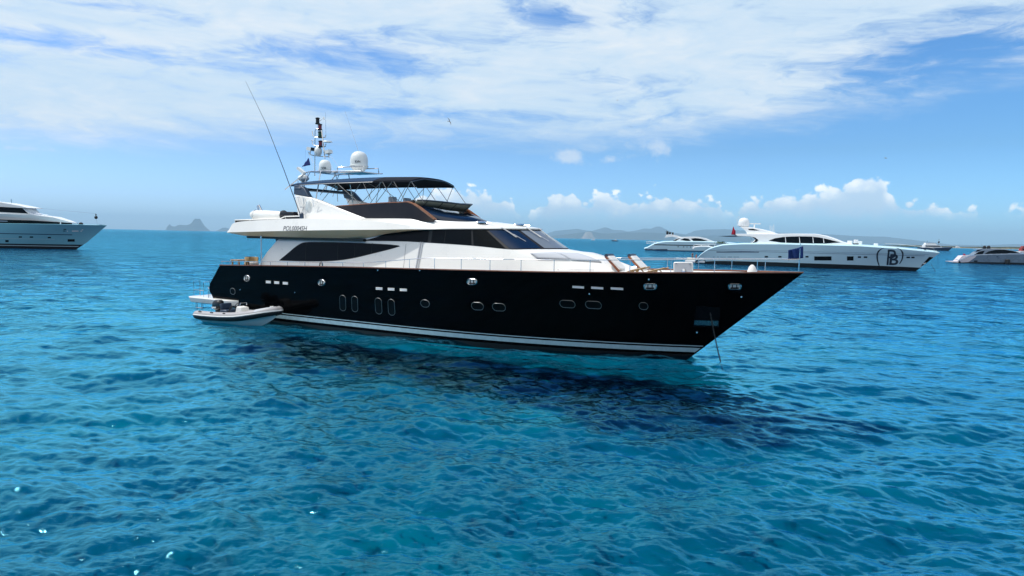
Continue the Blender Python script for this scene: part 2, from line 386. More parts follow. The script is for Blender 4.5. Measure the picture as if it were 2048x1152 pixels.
# ------------------------------------------------------------------ hull class
class Hull:
    """u: 0 stern .. 1 stem, f: 0 bottom .. 1 sheer"""
    def __init__(s, sheer, stem, stern, B0, B1, zb=-.15, u0=.45, u1=.5, p0=2.4, p1=2.6, pe=1.5, aft=.06, concave=0.):
        s.sheer, s.stem, s.stern = sheer, stem, stern
        s.B0, s.B1, s.zb, s.u0, s.u1, s.p0, s.p1, s.pe, s.aft, s.cc = B0, B1, zb, u0, u1, p0, p1, pe, aft, concave
        s.xa, s.xf = sheer[0][0], sheer[-1][0]
    def zs(s, x): return lerp(s.sheer, x)
    def half(s, u, f):
        B = s.B0+(s.B1-s.B0)*f; u0 = s.u0+(s.u1-s.u0)*f; p = s.p0+(s.p1-s.p0)*f**s.pe
        k = max(0., min(1., (u-u0)/(1-u0)))
        y = B*(1-k**p)
        y *= 1-s.aft*max(0, (.35-u)/.35)**2
        if s.cc: y *= 1-s.cc*math.sin(math.pi*f)*k
        return max(y, 0.)
    def at(s, u, f):
        z1 = s.zs(s.xa+u*(s.xf-s.xa)); z = s.zb+f*(z1-s.zb)
        xs, xb = lerp(s.stern, z), lerp(s.stem, z)
        return xs+u*(xb-xs), s.half(u, f), z
    def Y(s, x, z):
        xs, xb = lerp(s.stern, z), lerp(s.stem, z)
        u = max(0., min(1., (x-xs)/(xb-xs)))
        z1 = s.zs(s.xa+u*(s.xf-s.xa)); f = max(0., min(1.15, (z-s.zb)/(z1-s.zb)))
        return s.half(u, f)
    def mesh(s, bm, nu=70, nf=14, mi=0, boot=None, mi_boot=1):
        us = [1-(1-i/nu)**1.15 for i in range(nu+1)]; fs = [i/nf for i in range(nf+1)]
        rows = [[(lambda p: (p[0], -p[1], p[2]))(s.at(u, f)) for u in us] for f in fs]
        grid(bm, rows, mi); grid(bm, mir(rows), mi, flip=True)
        grid(bm, [rows[0], mir(rows)[0]], mi_boot if boot else mi)
        tr = [[r[0] for r in rows], [r[0] for r in mir(rows)]]
        grid(bm, tr, mi)
        if boot is not None:
            for f in bm.faces:
                if f.calc_center_median().z < boot: f.material_index = mi_boot
    def band(s, bm, z0, z1, ua=0., ub=1., off=.004, n=70, mi=0, both=True):
        rows = []
        for z in (z0, .5*(z0+z1), z1):
            r = []
            for i in range(n+1):
                u = ua+(ub-ua)*i/n
                xs, xb = lerp(s.stern, z), lerp(s.stem, z); x = xs+u*(xb-xs); y = s.Y(x, z)
                r.append((x, -(y+off), z))
            rows.append(r)
        grid(bm, rows, mi)
        if both: grid(bm, mir(rows), mi, flip=True)
# ================================================================== SEA
def fft_levels(N, L, seed, wdir, Lw, cuts, slope, ex=3.5):
    rs = np.random.RandomState(seed)
    k1 = 2*np.pi*np.fft.fftfreq(N, L/N); KX, KY = np.meshgrid(k1, k1, indexing='ij')
    K = np.sqrt(KX**2+KY**2); K[0, 0] = 1
    c = (KX*math.cos(wdir)+KY*math.sin(wdir))/K
    P = np.exp(-1/(K*Lw)**2)/K**ex*(.06+.94*np.abs(c)**2.5)
    P[0, 0] = 0
    h = np.sqrt(P)*(rs.randn(N, N)+1j*rs.randn(N, N))
    hs = np.fft.ifft2(h).real
    sl = np.sqrt((np.fft.ifft2(1j*KX*h).real**2+np.fft.ifft2(1j*KY*h).real**2).mean())
    h = h*slope/sl
    out = []
    for lam in cuts:
        w = np.exp(-(K*lam/(2*np.pi))**2*.6) if lam > 0 else 1.
        g = h*w
        out.append(np.stack([np.fft.ifft2(g).real, np.fft.ifft2(-1j*KX/K*g).real, np.fft.ifft2(-1j*KY/K*g).real], -1).astype(np.float32))
    return out
def samp(A, X, Y, L):
    N = A.shape[0]; x = (X/L*N) % N; y = (Y/L*N) % N
    i = np.floor(x).astype(int) % N; j = np.floor(y).astype(int) % N; fx = (x-np.floor(x))[..., None]; fy = (y-np.floor(y))[..., None]
    i2 = (i+1) % N; j2 = (j+1) % N
    return A[i, j]*(1-fx)*(1-fy)+A[i2, j]*fx*(1-fy)+A[i, j2]*(1-fx)*fy+A[i2, j2]*fx*fy
def build_sea():
    cuts = [0., .35, .7, 1.4, 2.8, 5.6, 11.]
    LA, LB, LC = 52.7, 31.3, 11.9
    A = fft_levels(512, LA, 11, R_(97), .85, cuts, .165, 4.1); Cc = fft_levels(512, LC, 37, R_(105), .05, cuts, .075); B = fft_levels(512, LB, 23, R_(78), .20, cuts, .215)
    f2 = FPX/2
    tans = list(np.arange(.62*f2, 4., -.45)/f2)               # one row per half pixel of the picture, down to 4 px under the horizon
    rr = [.3, 1.5, 3.5, 5.5, 7.] + [CAMH/t for t in tans]
    rr += list(np.geomspace(rr[-1]*1.06, 36000, 30))
    rr = np.array(rr)
    fine = np.linspace(-R_(44), R_(44), 1150); coarse = np.linspace(R_(44), 2*math.pi-R_(44), 60)[1:-1]
    th = np.concatenate([fine, coarse])
    n_r, n_t = len(rr), len(th)
    Rr, Th = np.meshgrid(rr, th, indexing='ij'); X = Rr*np.sin(Th); Y = Rr*np.cos(Th); Z = np.zeros_like(X)
    sp = np.gradient(rr)
    ca, sa = math.cos(.5), math.sin(.5)
    for i in range(n_r):
        if rr[i] > 900 or rr[i] < 5: continue
        lam = max(2.2*min(sp[i], 6.), rr[i]*.0016*2)
        lv = np.interp(lam, cuts, range(len(cuts))); a = int(lv); b = min(a+1, len(cuts)-1); w = lv-a
        D = samp(A[a], X[i], Y[i], LA)*(1-w)+samp(A[b], X[i], Y[i], LA)*w
        X2 = ca*X[i]-sa*Y[i]+9.; Y2 = sa*X[i]+ca*Y[i]
        E = samp(B[a], X2, Y2, LB)*(1-w)+samp(B[b], X2, Y2, LB)*w
        gx = ca*E[:, 1]+sa*E[:, 2]; gy = -sa*E[:, 1]+ca*E[:, 2]
        G = samp(Cc[a], X[i]*.96+Y[i]*.28, Y[i]*.96-X[i]*.28, LC)*(1-w)+samp(Cc[b], X[i]*.96+Y[i]*.28, Y[i]*.96-X[i]*.28, LC)*w; D[:, 0] += G[:, 0]
        fade = min(1., max(0., (900-rr[i])/500)) if rr[i] > 400 else 1.
        # a wind-driven patchiness: calmer and rougher areas
        q = 1+.25*np.sin(X[i]*.11+Y[i]*.05+1.)*np.sin(Y[i]*.083-X[i]*.03)
        Z[i] = (D[:, 0]+E[:, 0])*fade*q; X[i] += (D[:, 1]+gx)*.36*fade*q; Y[i] += (D[:, 2]+gy)*.36*fade*q
    co = np.stack([X, Y, Z], -1).reshape(-1, 3).astype(np.float32)
    I, J = np.meshgrid(np.arange(n_r-1), np.arange(n_t), indexing='ij'); J2 = (J+1) % n_t
    F = np.stack([I*n_t+J, (I+1)*n_t+J, (I+1)*n_t+J2, I*n_t+J2], -1).reshape(-1, 4)[:, ::-1].astype(np.int32)
    me = bpy.data.meshes.new('sea'); me.vertices.add(len(co)); me.vertices.foreach_set('co', co.ravel())
    me.loops.add(F.size); me.loops.foreach_set('vertex_index', F.ravel())
    me.polygons.add(len(F)); me.polygons.foreach_set('loop_start', np.arange(0, F.size, 4, dtype=np.int32)); me.polygons.foreach_set('loop_total', np.full(len(F), 4, np.int32))
    me.update(); me.polygons.foreach_set('use_smooth', np.ones(len(F), bool)); me.validate()
    o = bpy.data.objects.new('sea', me); COL.objects.link(o); tag(o, kind='structure')
    # ---- water
    m = bpy.data.materials.new('sea_water'); m.use_nodes = True; t = NB(m.node_tree); t.n.clear()
    pos = t.new('ShaderNodeNewGeometry').outputs['Position']
    px_, py_, pz_ = t.sep(pos)
    flat = t.xyz(px_, py_, 0.)
    dist = t.new('ShaderNodeVectorMath', operation='LENGTH'); t.put(dist.inputs[0], flat); dist = dist.outputs['Value']
    st = t.new('ShaderNodeMapping'); t.put(st.inputs[0], flat); st.inputs['Rotation'].default_value = (0, 0, .12); st.inputs['Scale'].default_value = (.55, 1, 1)
    n1 = t.noise(st.outputs[0], 3.2, 6, .66, .5)
    n2 = t.noise(st.outputs[0], .55, 5, .6, .4)
    st2 = t.new('ShaderNodeMapping'); t.put(st2.inputs[0], flat); st2.inputs['Rotation'].default_value = (0, 0, -.2); st2.inputs['Scale'].default_value = (.75, 1, 1)
    n3 = t.noise(st2.outputs[0], .24, 4, .55, .6)
    n5 = t.noise(st2.outputs[0], .06, 4, .55, .6)
    hgt = t.m('MULTIPLY', n1, .022)
    hgt = t.m('ADD', hgt, t.m('MULTIPLY', n2, t.lin(dist, 20., 80., .03, .6)))
    hgt = t.m('ADD', hgt, t.m('MULTIPLY', n3, t.lin(dist, 25., 90., .0, 1.8)))
    hgt = t.m('ADD', hgt, t.m('MULTIPLY', n5, t.lin(dist, 120., 500., .0, 6.)))
    bp = t.new('ShaderNodeBump'); t.put(bp.inputs['Height'], hgt); bp.inputs['Strength'].default_value = 1.; bp.inputs['Distance'].default_value = 1.
    N = bp.outputs[0]
    fr = t.new('ShaderNodeFresnel'); fr.inputs['IOR'].default_value = 1.333; t.put(fr.inputs['Normal'], N)
    gl = t.new('ShaderNodeBsdfGlossy'); gl.inputs['Roughness'].default_value = .06; t.put(gl.inputs['Normal'], N); gl.inputs['Color'].default_value = (.25, .82, 1, 1)
    df = t.new('ShaderNodeBsdfDiffuse'); t.put(df.inputs['Color'], t.mix(t.lin(dist, 40., 200.), (.0005, .024, .075, 1), (.0005, .020, .085, 1)))
    tr = t.new('ShaderNodeBsdfTransparent'); tr.inputs['Color'].default_value = (.30, .94, .98, 1)
    mx = t.new('ShaderNodeMixShader'); t.put(mx.inputs[0], t.lin(dist, 50., 300., .93, .35)); t.l.new(df.outputs[0], mx.inputs[1]); t.l.new(tr.outputs[0], mx.inputs[2])
    m2 = t.new('ShaderNodeMixShader'); t.put(m2.inputs[0], t.m('MULTIPLY', t.m('POWER', t.lin(fr.outputs[0], .022, .52), .8), .95)); t.l.new(mx.outputs[0], m2.inputs[1]); t.l.new(gl.outputs[0], m2.inputs[2])
    out = t.new('ShaderNodeOutputMaterial'); t.l.new(m2.outputs[0], out.inputs[0])
    me.materials.append(m)
    # ---- pale sand with grass patches, hull shade painted in, under the turquoise water
    s = bpy.data.materials.new('seabed_sand'); s.use_nodes = True; t = NB(s.node_tree); b = s.node_tree.nodes['Principled BSDF']
    pos = t.new('ShaderNodeNewGeometry').outputs['Position']
    n = t.noise(pos, .045, 4, .6, .6); n4 = t.noise(pos, .6, 4, .6)
    k = t.ss(t.m('ADD', n, t.m('MULTIPLY', n4, .12)), .45, .72)
    rad = t.new('ShaderNodeVectorMath', operation='LENGTH'); t.put(rad.inputs[0], pos)
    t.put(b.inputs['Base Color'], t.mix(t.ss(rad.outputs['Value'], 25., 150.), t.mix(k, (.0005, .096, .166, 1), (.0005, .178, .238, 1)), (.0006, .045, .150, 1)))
    # dark patch painted to deepen the yacht's shade and reflection on the water
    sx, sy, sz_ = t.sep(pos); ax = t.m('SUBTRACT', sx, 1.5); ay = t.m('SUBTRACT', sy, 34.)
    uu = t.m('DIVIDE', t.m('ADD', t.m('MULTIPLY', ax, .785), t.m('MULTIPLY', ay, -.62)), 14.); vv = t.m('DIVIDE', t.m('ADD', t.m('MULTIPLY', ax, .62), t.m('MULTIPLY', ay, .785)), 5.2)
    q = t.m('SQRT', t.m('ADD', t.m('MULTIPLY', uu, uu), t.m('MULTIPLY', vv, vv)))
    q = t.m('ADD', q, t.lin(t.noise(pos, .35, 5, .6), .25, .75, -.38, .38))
    hull_shade = t.ss(q, 1.15, .62)
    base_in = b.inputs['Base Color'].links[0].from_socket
    t.put(b.inputs['Base Color'], t.mix(hull_shade, base_in, (.0004, .012, .032, 1)))
    b.inputs['Roughness'].default_value = 1; b.inputs['Specular IOR Level'].default_value = 0
    # uneven sand: fine relief near the camera, plain beyond
    bm = bmesh.new(); rr2 = [0, 4]+list(np.geomspace(7, 90, 110))+[120, 300, 1200, 35500]; tt = list(np.linspace(-R_(50), R_(50), 260))+list(np.linspace(R_(50), 2*math.pi-R_(50), 26))[1:-1]
    rows = []
    rg = np.random.RandomState(5); wv = [(rg.uniform(.5, 4.5), rg.uniform(0, math.pi), rg.uniform(0, 6.28)) for _ in range(16)]
    for r in rr2:
        row = []
        for a in tt:
            x, y = r*math.sin(a), r*math.cos(a); h_ = 0.
            if 6 < r < 110:
                for k_, an, ph in wv: h_ += math.sin(k_*(x*math.cos(an)+y*math.sin(an))+ph)/(1+.35*k_)
                h_ *= .07
            row.append((x, y, -2.25+h_))
        rows.append(row)
    grid(bm, rows, closed=True, flip=True)
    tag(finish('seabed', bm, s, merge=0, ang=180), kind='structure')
build_sea()
# ================================================================== BLACK MOTOR YACHT
TH = R_(-31); BW = np.array([7.68, 30.17, 0.])
YF = Frame(BW-26*np.array([math.cos(TH), math.sin(TH), 0]), TH)
yacht = empty('motor_yacht', tuple(YF.O), TH, 'large black hulled motor yacht with white decks and navy canopy anchored in the foreground', 'yacht')
HUL = Hull(sheer=[(-1.07, 3.0), (4, 3.16), (9.3, 3.30), (15.6, 3.42), (21, 3.53), (25.5, 3.67), (30.38, 3.83)],
           stem=[(-.2, 25.77), (0, 26.), (3.83, 30.38)], stern=[(-.2, -1.75), (.9, -1.85), (1.15, -1.95), (1.36, -2.2), (1.78, -2.19), (3.0, -1.07), (3.3, -.9)],
           B0=3.0, B1=3.25, zb=-.12, u0=.45, u1=.5, p0=2.4, p1=2.7)
HY = HUL.Y
def sheer_y(x): return HY(x, HUL.zs(x)-.01)

def build_hull():
    bm = bmesh.new(); HUL.mesh(bm, boot=.22)
    hull = finish('hull', bm, [M['black'], M['boot']], yacht, ang=40)
    bm = bmesh.new(); HUL.band(bm, .27, .47, 0, .997); HUL.band(bm, .54, .58, 0, .997)
    finish('boot_stripe', bm, M['stripe'], hull)
    # cap rail
    bm = bmesh.new(); P = []
    for i in range(91):
        u = i/90; x, y, z = HUL.at(u, 1.0); P.append((x, y, z))
    for sg in (1, -1):
        rows = []
        for (dy, dz) in ((.05, .0), (.05, .045), (-.11, .045), (-.11, .0)):
            rows.append([(x, -sg*max(0., y+dy), z+dz) for x, y, z in P])
        grid(bm, rows+[rows[0]], 0, flip=sg < 0)
    finish('cap_rail', bm, M['teak'], yacht)
    # side and fore deck, bulwark inside
    bm = bmesh.new(); A, B = [], []
    for x, y, z in P: A.append((x-.02, -max(0, y-.1), z-.02)); zb_ = z-.42; xb_ = min(x-.03, lerp(HUL.stem, zb_)-.12); B.append((xb_, -max(0, min(y-.14, HY(xb_, zb_)-.07)), zb_))
    for rows, m in (([A, B], 1), ([B, [(p[0], 0, p[2]+.03) for p in B]], 0)):
        grid(bm, rows, m); grid(bm, mir(rows), m, flip=True)
    finish('main_deck', bm, [M['deck'], M['white']], yacht)
    # portholes
    ph = [stadium(*a) for a in [
        (685.6, 606, 12, 31, 10, .03, .1), (709.6, 608, 12, 31, 10, .03, .1), (757.2, 612, 13, 32, 10, .06, .1), (783, 614.5, 13, 32, 10, .06, .1),
        (850.2, 607, 17.5, 14.5, 10, .1, .05), (955, 612.3, 24, 15, 10, .15, .04), (998, 614.3, 26, 15, 10, .15, .04),
        (1135, 608, 30.5, 14.5, 10, .15, .05), (1187, 609.8, 32, 14.5, 10, .15, .05), (1287, 612, 18, 14, 10, .05, .05), (465.5, 582.5, 9.5, 12.5, 10, .06, .1)]]
    for pts in ph:
        bm = bmesh.new(); rim = decal(bm, YF, HY, pts, .006)
        tube(bm, rim, .012, 5, 1, closed=True)
        finish('porthole', bm, [M['portglass'], M['rim']], hull, ang=60)
    # mooring fairleads: bright oval frames with two bars
    for (cx, cy, w, h) in [(494, 556.5, 11, 11), (643.5, 565.5, 13, 11), (944.5, 563.5, 19, 11), (1300.5, 573, 25, 11), (1469.5, 573, 25, 10)]:
        bm = bmesh.new(); rim = decal(bm, YF, HY, stadium(cx, cy, w, h), .006, 0)
        tube(bm, rim, .035, 6, 1, closed=True)
        for k in (-.17, .17):
            a = [YF.on(cx+k*w, cy+q*h*.45, HY) for q in (-1, 0, 1)]
            tube(bm, [(p[0], -p[1]-.03, p[2]) for p in a], .022, 5, 2)
        a = [YF.on(cx+q*w*.32, cy+h*.28, HY) for q in (-1, 0, 1)]
        tube(bm, [(p[0], -p[1]-.02, p[2]) for p in a], .03, 5, 2)
        finish('fairlead', bm, [M['white'], M['steel'], M['rubber']], hull, ang=60)
    # slim engine room vents
    for (cx, cy, w, h) in [(537, 564, 9.5, 4.2), (553.7, 565.2, 9.5, 4.2), (571, 566.5, 10, 4.2), (758.5, 577.2, 13, 4), (782.5, 578.5, 13, 4), (807, 579.8, 14, 4),
                           (1156.5, 574.2, 23, 3.2), (1194.5, 575.8, 24, 3.2), (1234, 577.2, 25, 3.2)]:
        bm = bmesh.new()
        pts = [(cx-w/2, cy-h/2-.03*w), (cx+w/2, cy-h/2+.03*w), (cx+w/2, cy+h/2+.03*w), (cx-w/2, cy+h/2-.03*w)]
        rim = decal(bm, YF, HY, pts, .012); tube(bm, rim, .012, 4, 0, closed=True)
        finish('vent_slot', bm, M['vent'], hull, ang=60)
    # anchor pocket
    bm = bmesh.new(); rim = decal(bm, YF, HY, [(1393, 613), (1440, 615), (1438, 655), (1387, 652)], .006, 0); tube(bm, rim, .014, 4, 0, closed=True)
    decal(bm, YF, HY, [(1389, 640.5), (1437, 641.5), (1436, 651), (1388, 650)], .012, 1)
    finish('anchor_pocket', bm, [M['glass'], M['steel']], hull, ang=60)
    # small steel studs added as glints on the glossy topside
    bm = bmesh.new()
    for (px, py) in [(480.5, 579.5), (590, 585), (756, 540.5), (840, 541), (1298, 559), (1483, 594), (1394, 665), (1179, 588)]:
        x, y, z = YF.on(px, py, HY); lathe(bm, [(0, -.03), (.03, -.03), (.035, 0), (.03, .03), (0, .03)], (x, -y-.01, z), 8)
    finish('hull_glint_stud', bm, M['steel'], hull)
    return hull
hull = build_hull()

# stern swim platform, with its ladder and hand rails
def build_platform():
    out = [(-4.0, 3.0), (-3.85, 3.22), (-3.5, 3.34), (-.6, 3.36), (.05, 3.3), (.45, 3.0), (.45, 2.9), (-4.0, 2.6)]
    bm = bmesh.new()
    P = [(-4.15, 0)]+[(-4.12, 1.6), (-4.05, 2.7), (-3.9, 3.16), (-3.6, 3.33), (-.5, 3.36), (.1, 3.28), (.5, 3.0), (.5, 0)]
    full = P+[(x, -y) for x, y in P[1:-1]][::-1]
    slab(bm, [(x, y, 1.03) for x, y in full], [(x+(.12 if x < -3 else -.05), y*.975, .70) for x, y in full])
    o = finish('swim_platform', bm, M['white'], yacht, ang=30); bevel(o, .05)
    bm = bmesh.new()
    for x in (-3.95, -3.0):
        tube(bm, [(x, -2.75, 1.0), (x, -2.75, 1.9), (x+.1, -2.4, 1.95), (x+.1, -2.4, 1.0)], .02)
    tube(bm, [(-3.95, -2.75, 1.4), (-3.0, -2.75, 1.4)], .015)
    tube(bm, [(-1.6, -2.9, 1.0), (-2.35, -2.9, 1.65), (-2.35, -2.9, 1.0)], .02)
    finish('platform_rail', bm, M['steel'], o)
    bm = bmesh.new()
    for x in (-3.55, -3.0):
        for dx in (0, .12): tube(bm, [(x+dx, -2.9, .75), (x+dx, -2.9, .22)], .02)
    tube(bm, [(-3.5, -2.9, .35), (-2.9, -2.9, .35)], .03)
    finish('boarding_ladder', bm, M['steel'], o)
build_platform()

# ---------------------------------------------------------------- deckhouse
def WL(z): return 2.70-.21*(z-3.0)
ST = [  # R0 deck, R1 shoulder, R2 window sill, R3 window head   (x, y_starboard, z)
    [(1.55, WL(2.75), 2.75), (2.4, WL(3.9), 3.9), (3.05, WL(4.56), 4.56), (3.35, WL(4.76), 4.76)],
    [(6.0, WL(2.8), 2.8), (6.0, WL(3.9), 3.9), (6., WL(4.58), 4.58), (6., WL(4.76), 4.76)],
    [(9.4, WL(2.8), 2.85), (9.4, WL(3.9), 3.9), (9.4, WL(4.64), 4.64), (9.4, WL(4.80), 4.80)],
    [(11., WL(2.8), 2.9), (11., WL(3.9), 3.9), (11., WL(4.66), 4.66), (11., WL(5.04), 5.04)],
    [(12.4, WL(2.9), 2.9), (12.4, WL(3.9), 3.9), (12.4, WL(4.66), 4.66), (12.4, WL(5.20), 5.20)],
    [(13.6, WL(2.9), 2.9), (13.6, WL(3.9), 3.9), (13.6, WL(4.63), 4.63), (13.6, WL(5.27), 5.27)],
    [(15., 2.70, 2.9), (15., 2.50, 3.9), (15., 2.34, 4.59), (15., 2.20, 5.31)],
    [(16.7, 2.62, 2.95), (16.6, 2.45, 3.95), (16.45, 2.29, 4.53), (16.2, 2.12, 5.33)],
    [(18.6, 2.42, 2.95), (18.4, 2.28, 3.97), (18.12, 2.16, 4.42), (16.7, 1.92, 5.34)],
    [(20.6, 2.05, 3.0), (20.0, 1.82, 3.93), (18.92, 1.80, 4.44), (17.35, 1.58, 5.35)],
    [(22.4, 1.6, 3.05), (21.5, 1.35, 3.84), (19.46, 1.22, 4.46), (17.92, 1.10, 5.36)],
    [(24.0, .95, 3.1), (22.9, .78, 3.76), (19.82, .62, 4.47), (18.26, .55, 5.37)],
    [(24.9, 0, 3.15), (23.5, 0, 3.72), (19.93, 0, 4.47), (18.36, 0, 5.37)]]
RING = [[s[r] for s in ST] for r in range(4)]
RF = RING[:]  # front bulge ring between shoulder and sill
def house(t, r):
    i = min(int(r), 2); f = r-i
    a, b = crom(RING[i], t), crom(RING[i+1], t)
    p = [a[k]*(1-f)+b[k]*f for k in range(3)]
    if i == 1: # gentle crown on the coach roof
        p[2] += .10*math.sin(math.pi*f)*max(0, min(1, (t-8.2)/1.5)); p[0] += .12*math.sin(math.pi*f)*max(0, min(1, (t-8.2)/1.5))
    return (p[0], -max(0., p[1]), p[2])
def hpatch(bm, t0, t1, r0, r1, nt, nr, off=.008, mi=0, taper=None, mirror=False):
    rows = []
    for j in range(nr+1):
        row = []
        for i in range(nt+1):
            ff = j/nr
            t = (t0(ff) if callable(t0) else t0)+((t1(ff) if callable(t1) else t1)-(t0(ff) if callable(t0) else t0))*i/nt
            a = r0(t) if callable(r0) else r0; b = r1(t) if callable(r1) else r1
            r = a+(b-a)*ff; p = Vector(house(t, r)); e = .02
            du = Vector(house(min(12, t+e), r))-Vector(house(max(0, t-e), r)); dv = Vector(house(t, min(3, r+e)))-Vector(house(t, max(0, r-e)))
            n = du.cross(dv)
            if n.length > 0: n.normalize()
            if n.y > 0 and t < 8: n = -n
            if n.z < -.05: n = -n
            row.append(tuple(p+n*off))
        rows.append(row)
    grid(bm, rows, mi)
    if mirror: grid(bm, mir(rows), mi, flip=True)
def build_house():
    bm = bmesh.new()
    rr = [0, .5, 1, 1.12, 1.25, 1.4, 1.6, 1.8, 1.92, 2, 2.5, 3]
    rows = [[house(i/8, r) for i in range(12*8+1)] for r in rr]
    grid(bm, rows); grid(bm, mir(rows), flip=True)
    ends = [[r[0] for r in rows], [r[0] for r in mir(rows)]]; grid(bm, ends)
    grid(bm, [rows[-1], mir(rows)[-1]])
    h = finish('deckhouse', bm, M['white'], yacht, ang=28)
    # saloon window: swept leaf shape
    Yw = lambda x, z: WL(z)
    up = smoothline([(559, 520.8), (577, 506), (592, 493.5), (604, 486.5), (616, 484.6), (640, 484.6), (680, 485.2), (730, 487), (775, 489.2), (797, 491.4)], 3)
    lo = smoothline([(799.5, 492.4), (780, 498), (755, 504.3), (730, 510.5), (705, 516.2), (675, 520.6), (640, 522.3), (600, 522)], 3)
    for sg in (1, -1):
        bm = bmesh.new()
        pts = [Vector((x, -sg*(y+.008), z)) for x, y, z in (YF.on(px, py, Yw) for px, py in up+lo)]
        f = bm.faces.new([bm.verts.new(p) for p in pts]); bmesh.ops.triangulate(bm, faces=[f])
        tube(bm, pts, .016, 4, 1, closed=True)
        for px in (613, 677, 711, 745):
            a = YF.on(px, 486, Yw); b = YF.on(px-1.5, 519 if px < 700 else 512 if px < 720 else 506, Yw)
            tube(bm, [(a[0], -sg*(a[1]+.01), a[2]), (b[0], -sg*(b[1]+.01), b[2])], .012, 4, 1)
        finish('saloon_window', bm, [M['glass'], M['rubber']], h, ang=60)
    # side window band, pane by pane
    def band(t): return 2.04+.04*max(0, 1-(t-1.98)/.6)
    top = lambda t: 2.97-.75*max(0, 1-(t-1.98)/.9)**1.6
    cuts = [(1.98, 5.02), (5.18, 5.72), (5.74, 6.82)]
    for a, b in cuts:
        for mirr in (False, True):
            bm = bmesh.new(); hpatch(bm, a, b, band, top, 16, 4, .012)
            if mirr:
                for v in bm.verts: v.co.y *= -1
            finish('side_window', bm, M['glass'], h)
    for mirr in (False, True):
        bm = bmesh.new(); hpatch(bm, 6.9, lambda f: 7.93-.72*f*0, 2.04, 2.96, 10, 6, .012)
        if mirr:
            for v in bm.verts: v.co.y *= -1
        finish('quarter_window', bm, M['glass'], h)
    # dark band behind the panes (gaskets and pillars)
    bm = bmesh.new(); hpatch(bm, 1.95, 8.0, lambda t: band(t)-.02, lambda t: min(3, top(t)+.02), 40, 4, .005, mirror=True)
    hpatch(bm, 8.0, 12, 2.02, 2.99, 24, 4, .005, mirror=True)
    finish('window_surround', bm, M['rubber'], h)
    # windshield: quarter panels and centre panel
    for mirr in (False, True):
        bm = bmesh.new(); hpatch(bm, 8.1, 9.88, 2.06, 2.94, 10, 4, .014)
        if mirr:
            for v in bm.verts: v.co.y *= -1
        finish('windshield_panel', bm, M['blueglass'], h)
    bm = bmesh.new(); hpatch(bm, 10.1, 12, 2.06, 2.94, 10, 4, .014, mirror=True)
    finish('windshield_panel', bm, M['shield'], h)
    # grey drip channel down the side
    bm = bmesh.new()
    a = YF.on(842, 484, Yw); b = YF.on(832, 538, Yw)
    tube(bm, [(a[0], -a[1]-.01, a[2]), (b[0], -b[1]-.01, b[2])], .05, 6); 
    tube(bm, [(a[0]+.13, -a[1]-.01, a[2]), (b[0]+.13, -b[1]-.01, b[2])], .03, 6)
    finish('drip_channel', bm, M['grey'], h)
    bm = bmesh.new(); a = YF.on(812, 488, Yw); b = YF.on(807, 537, Yw)
    tube(bm, [(a[0], -a[1]-.002, a[2]), (b[0], -b[1]-.002, b[2])], .008, 4)
    finish('door_seam', bm, M['rubber'], h)
    # grey sun pads on the coach roof
    bm = bmesh.new()
    for a, b in ((8.75, 9.75), (9.8, 10.75)):
        hpatch(bm, a, b, lambda t: 1.18, lambda t: 1.62, 8, 4, .05, mirror=True)
    o = finish('coachroof_pad', bm, M['grey'], h); m = o.modifiers.new('thick', 'SOLIDIFY'); m.thickness = .06; m.offset = -1
    # wipers
    for t0 in (8.9, 10.6, 12):
        bm = bmesh.new(); 
        for q in (0, .07):
            A = Vector(house(t0+q, 2.98)); B = Vector(house(min(12, t0+.25+q), 2.55)); C_ = Vector(house(min(12, t0+.5), 2.35))
            tube(bm, [A+Vector((.05, -.02, .1)), (A+B)/2+Vector((.06, -.03, .08)), B+Vector((.04, -.03, .05))], .014, 4)
        D = Vector(house(min(12, t0+.35), 2.72)); tube(bm, [D+Vector((.04, -.02, .04)), C_+Vector((.05, -.03, .05))], .012, 4)
        finish('wiper', bm, M['steel'], h)
    return h
hse = build_house()

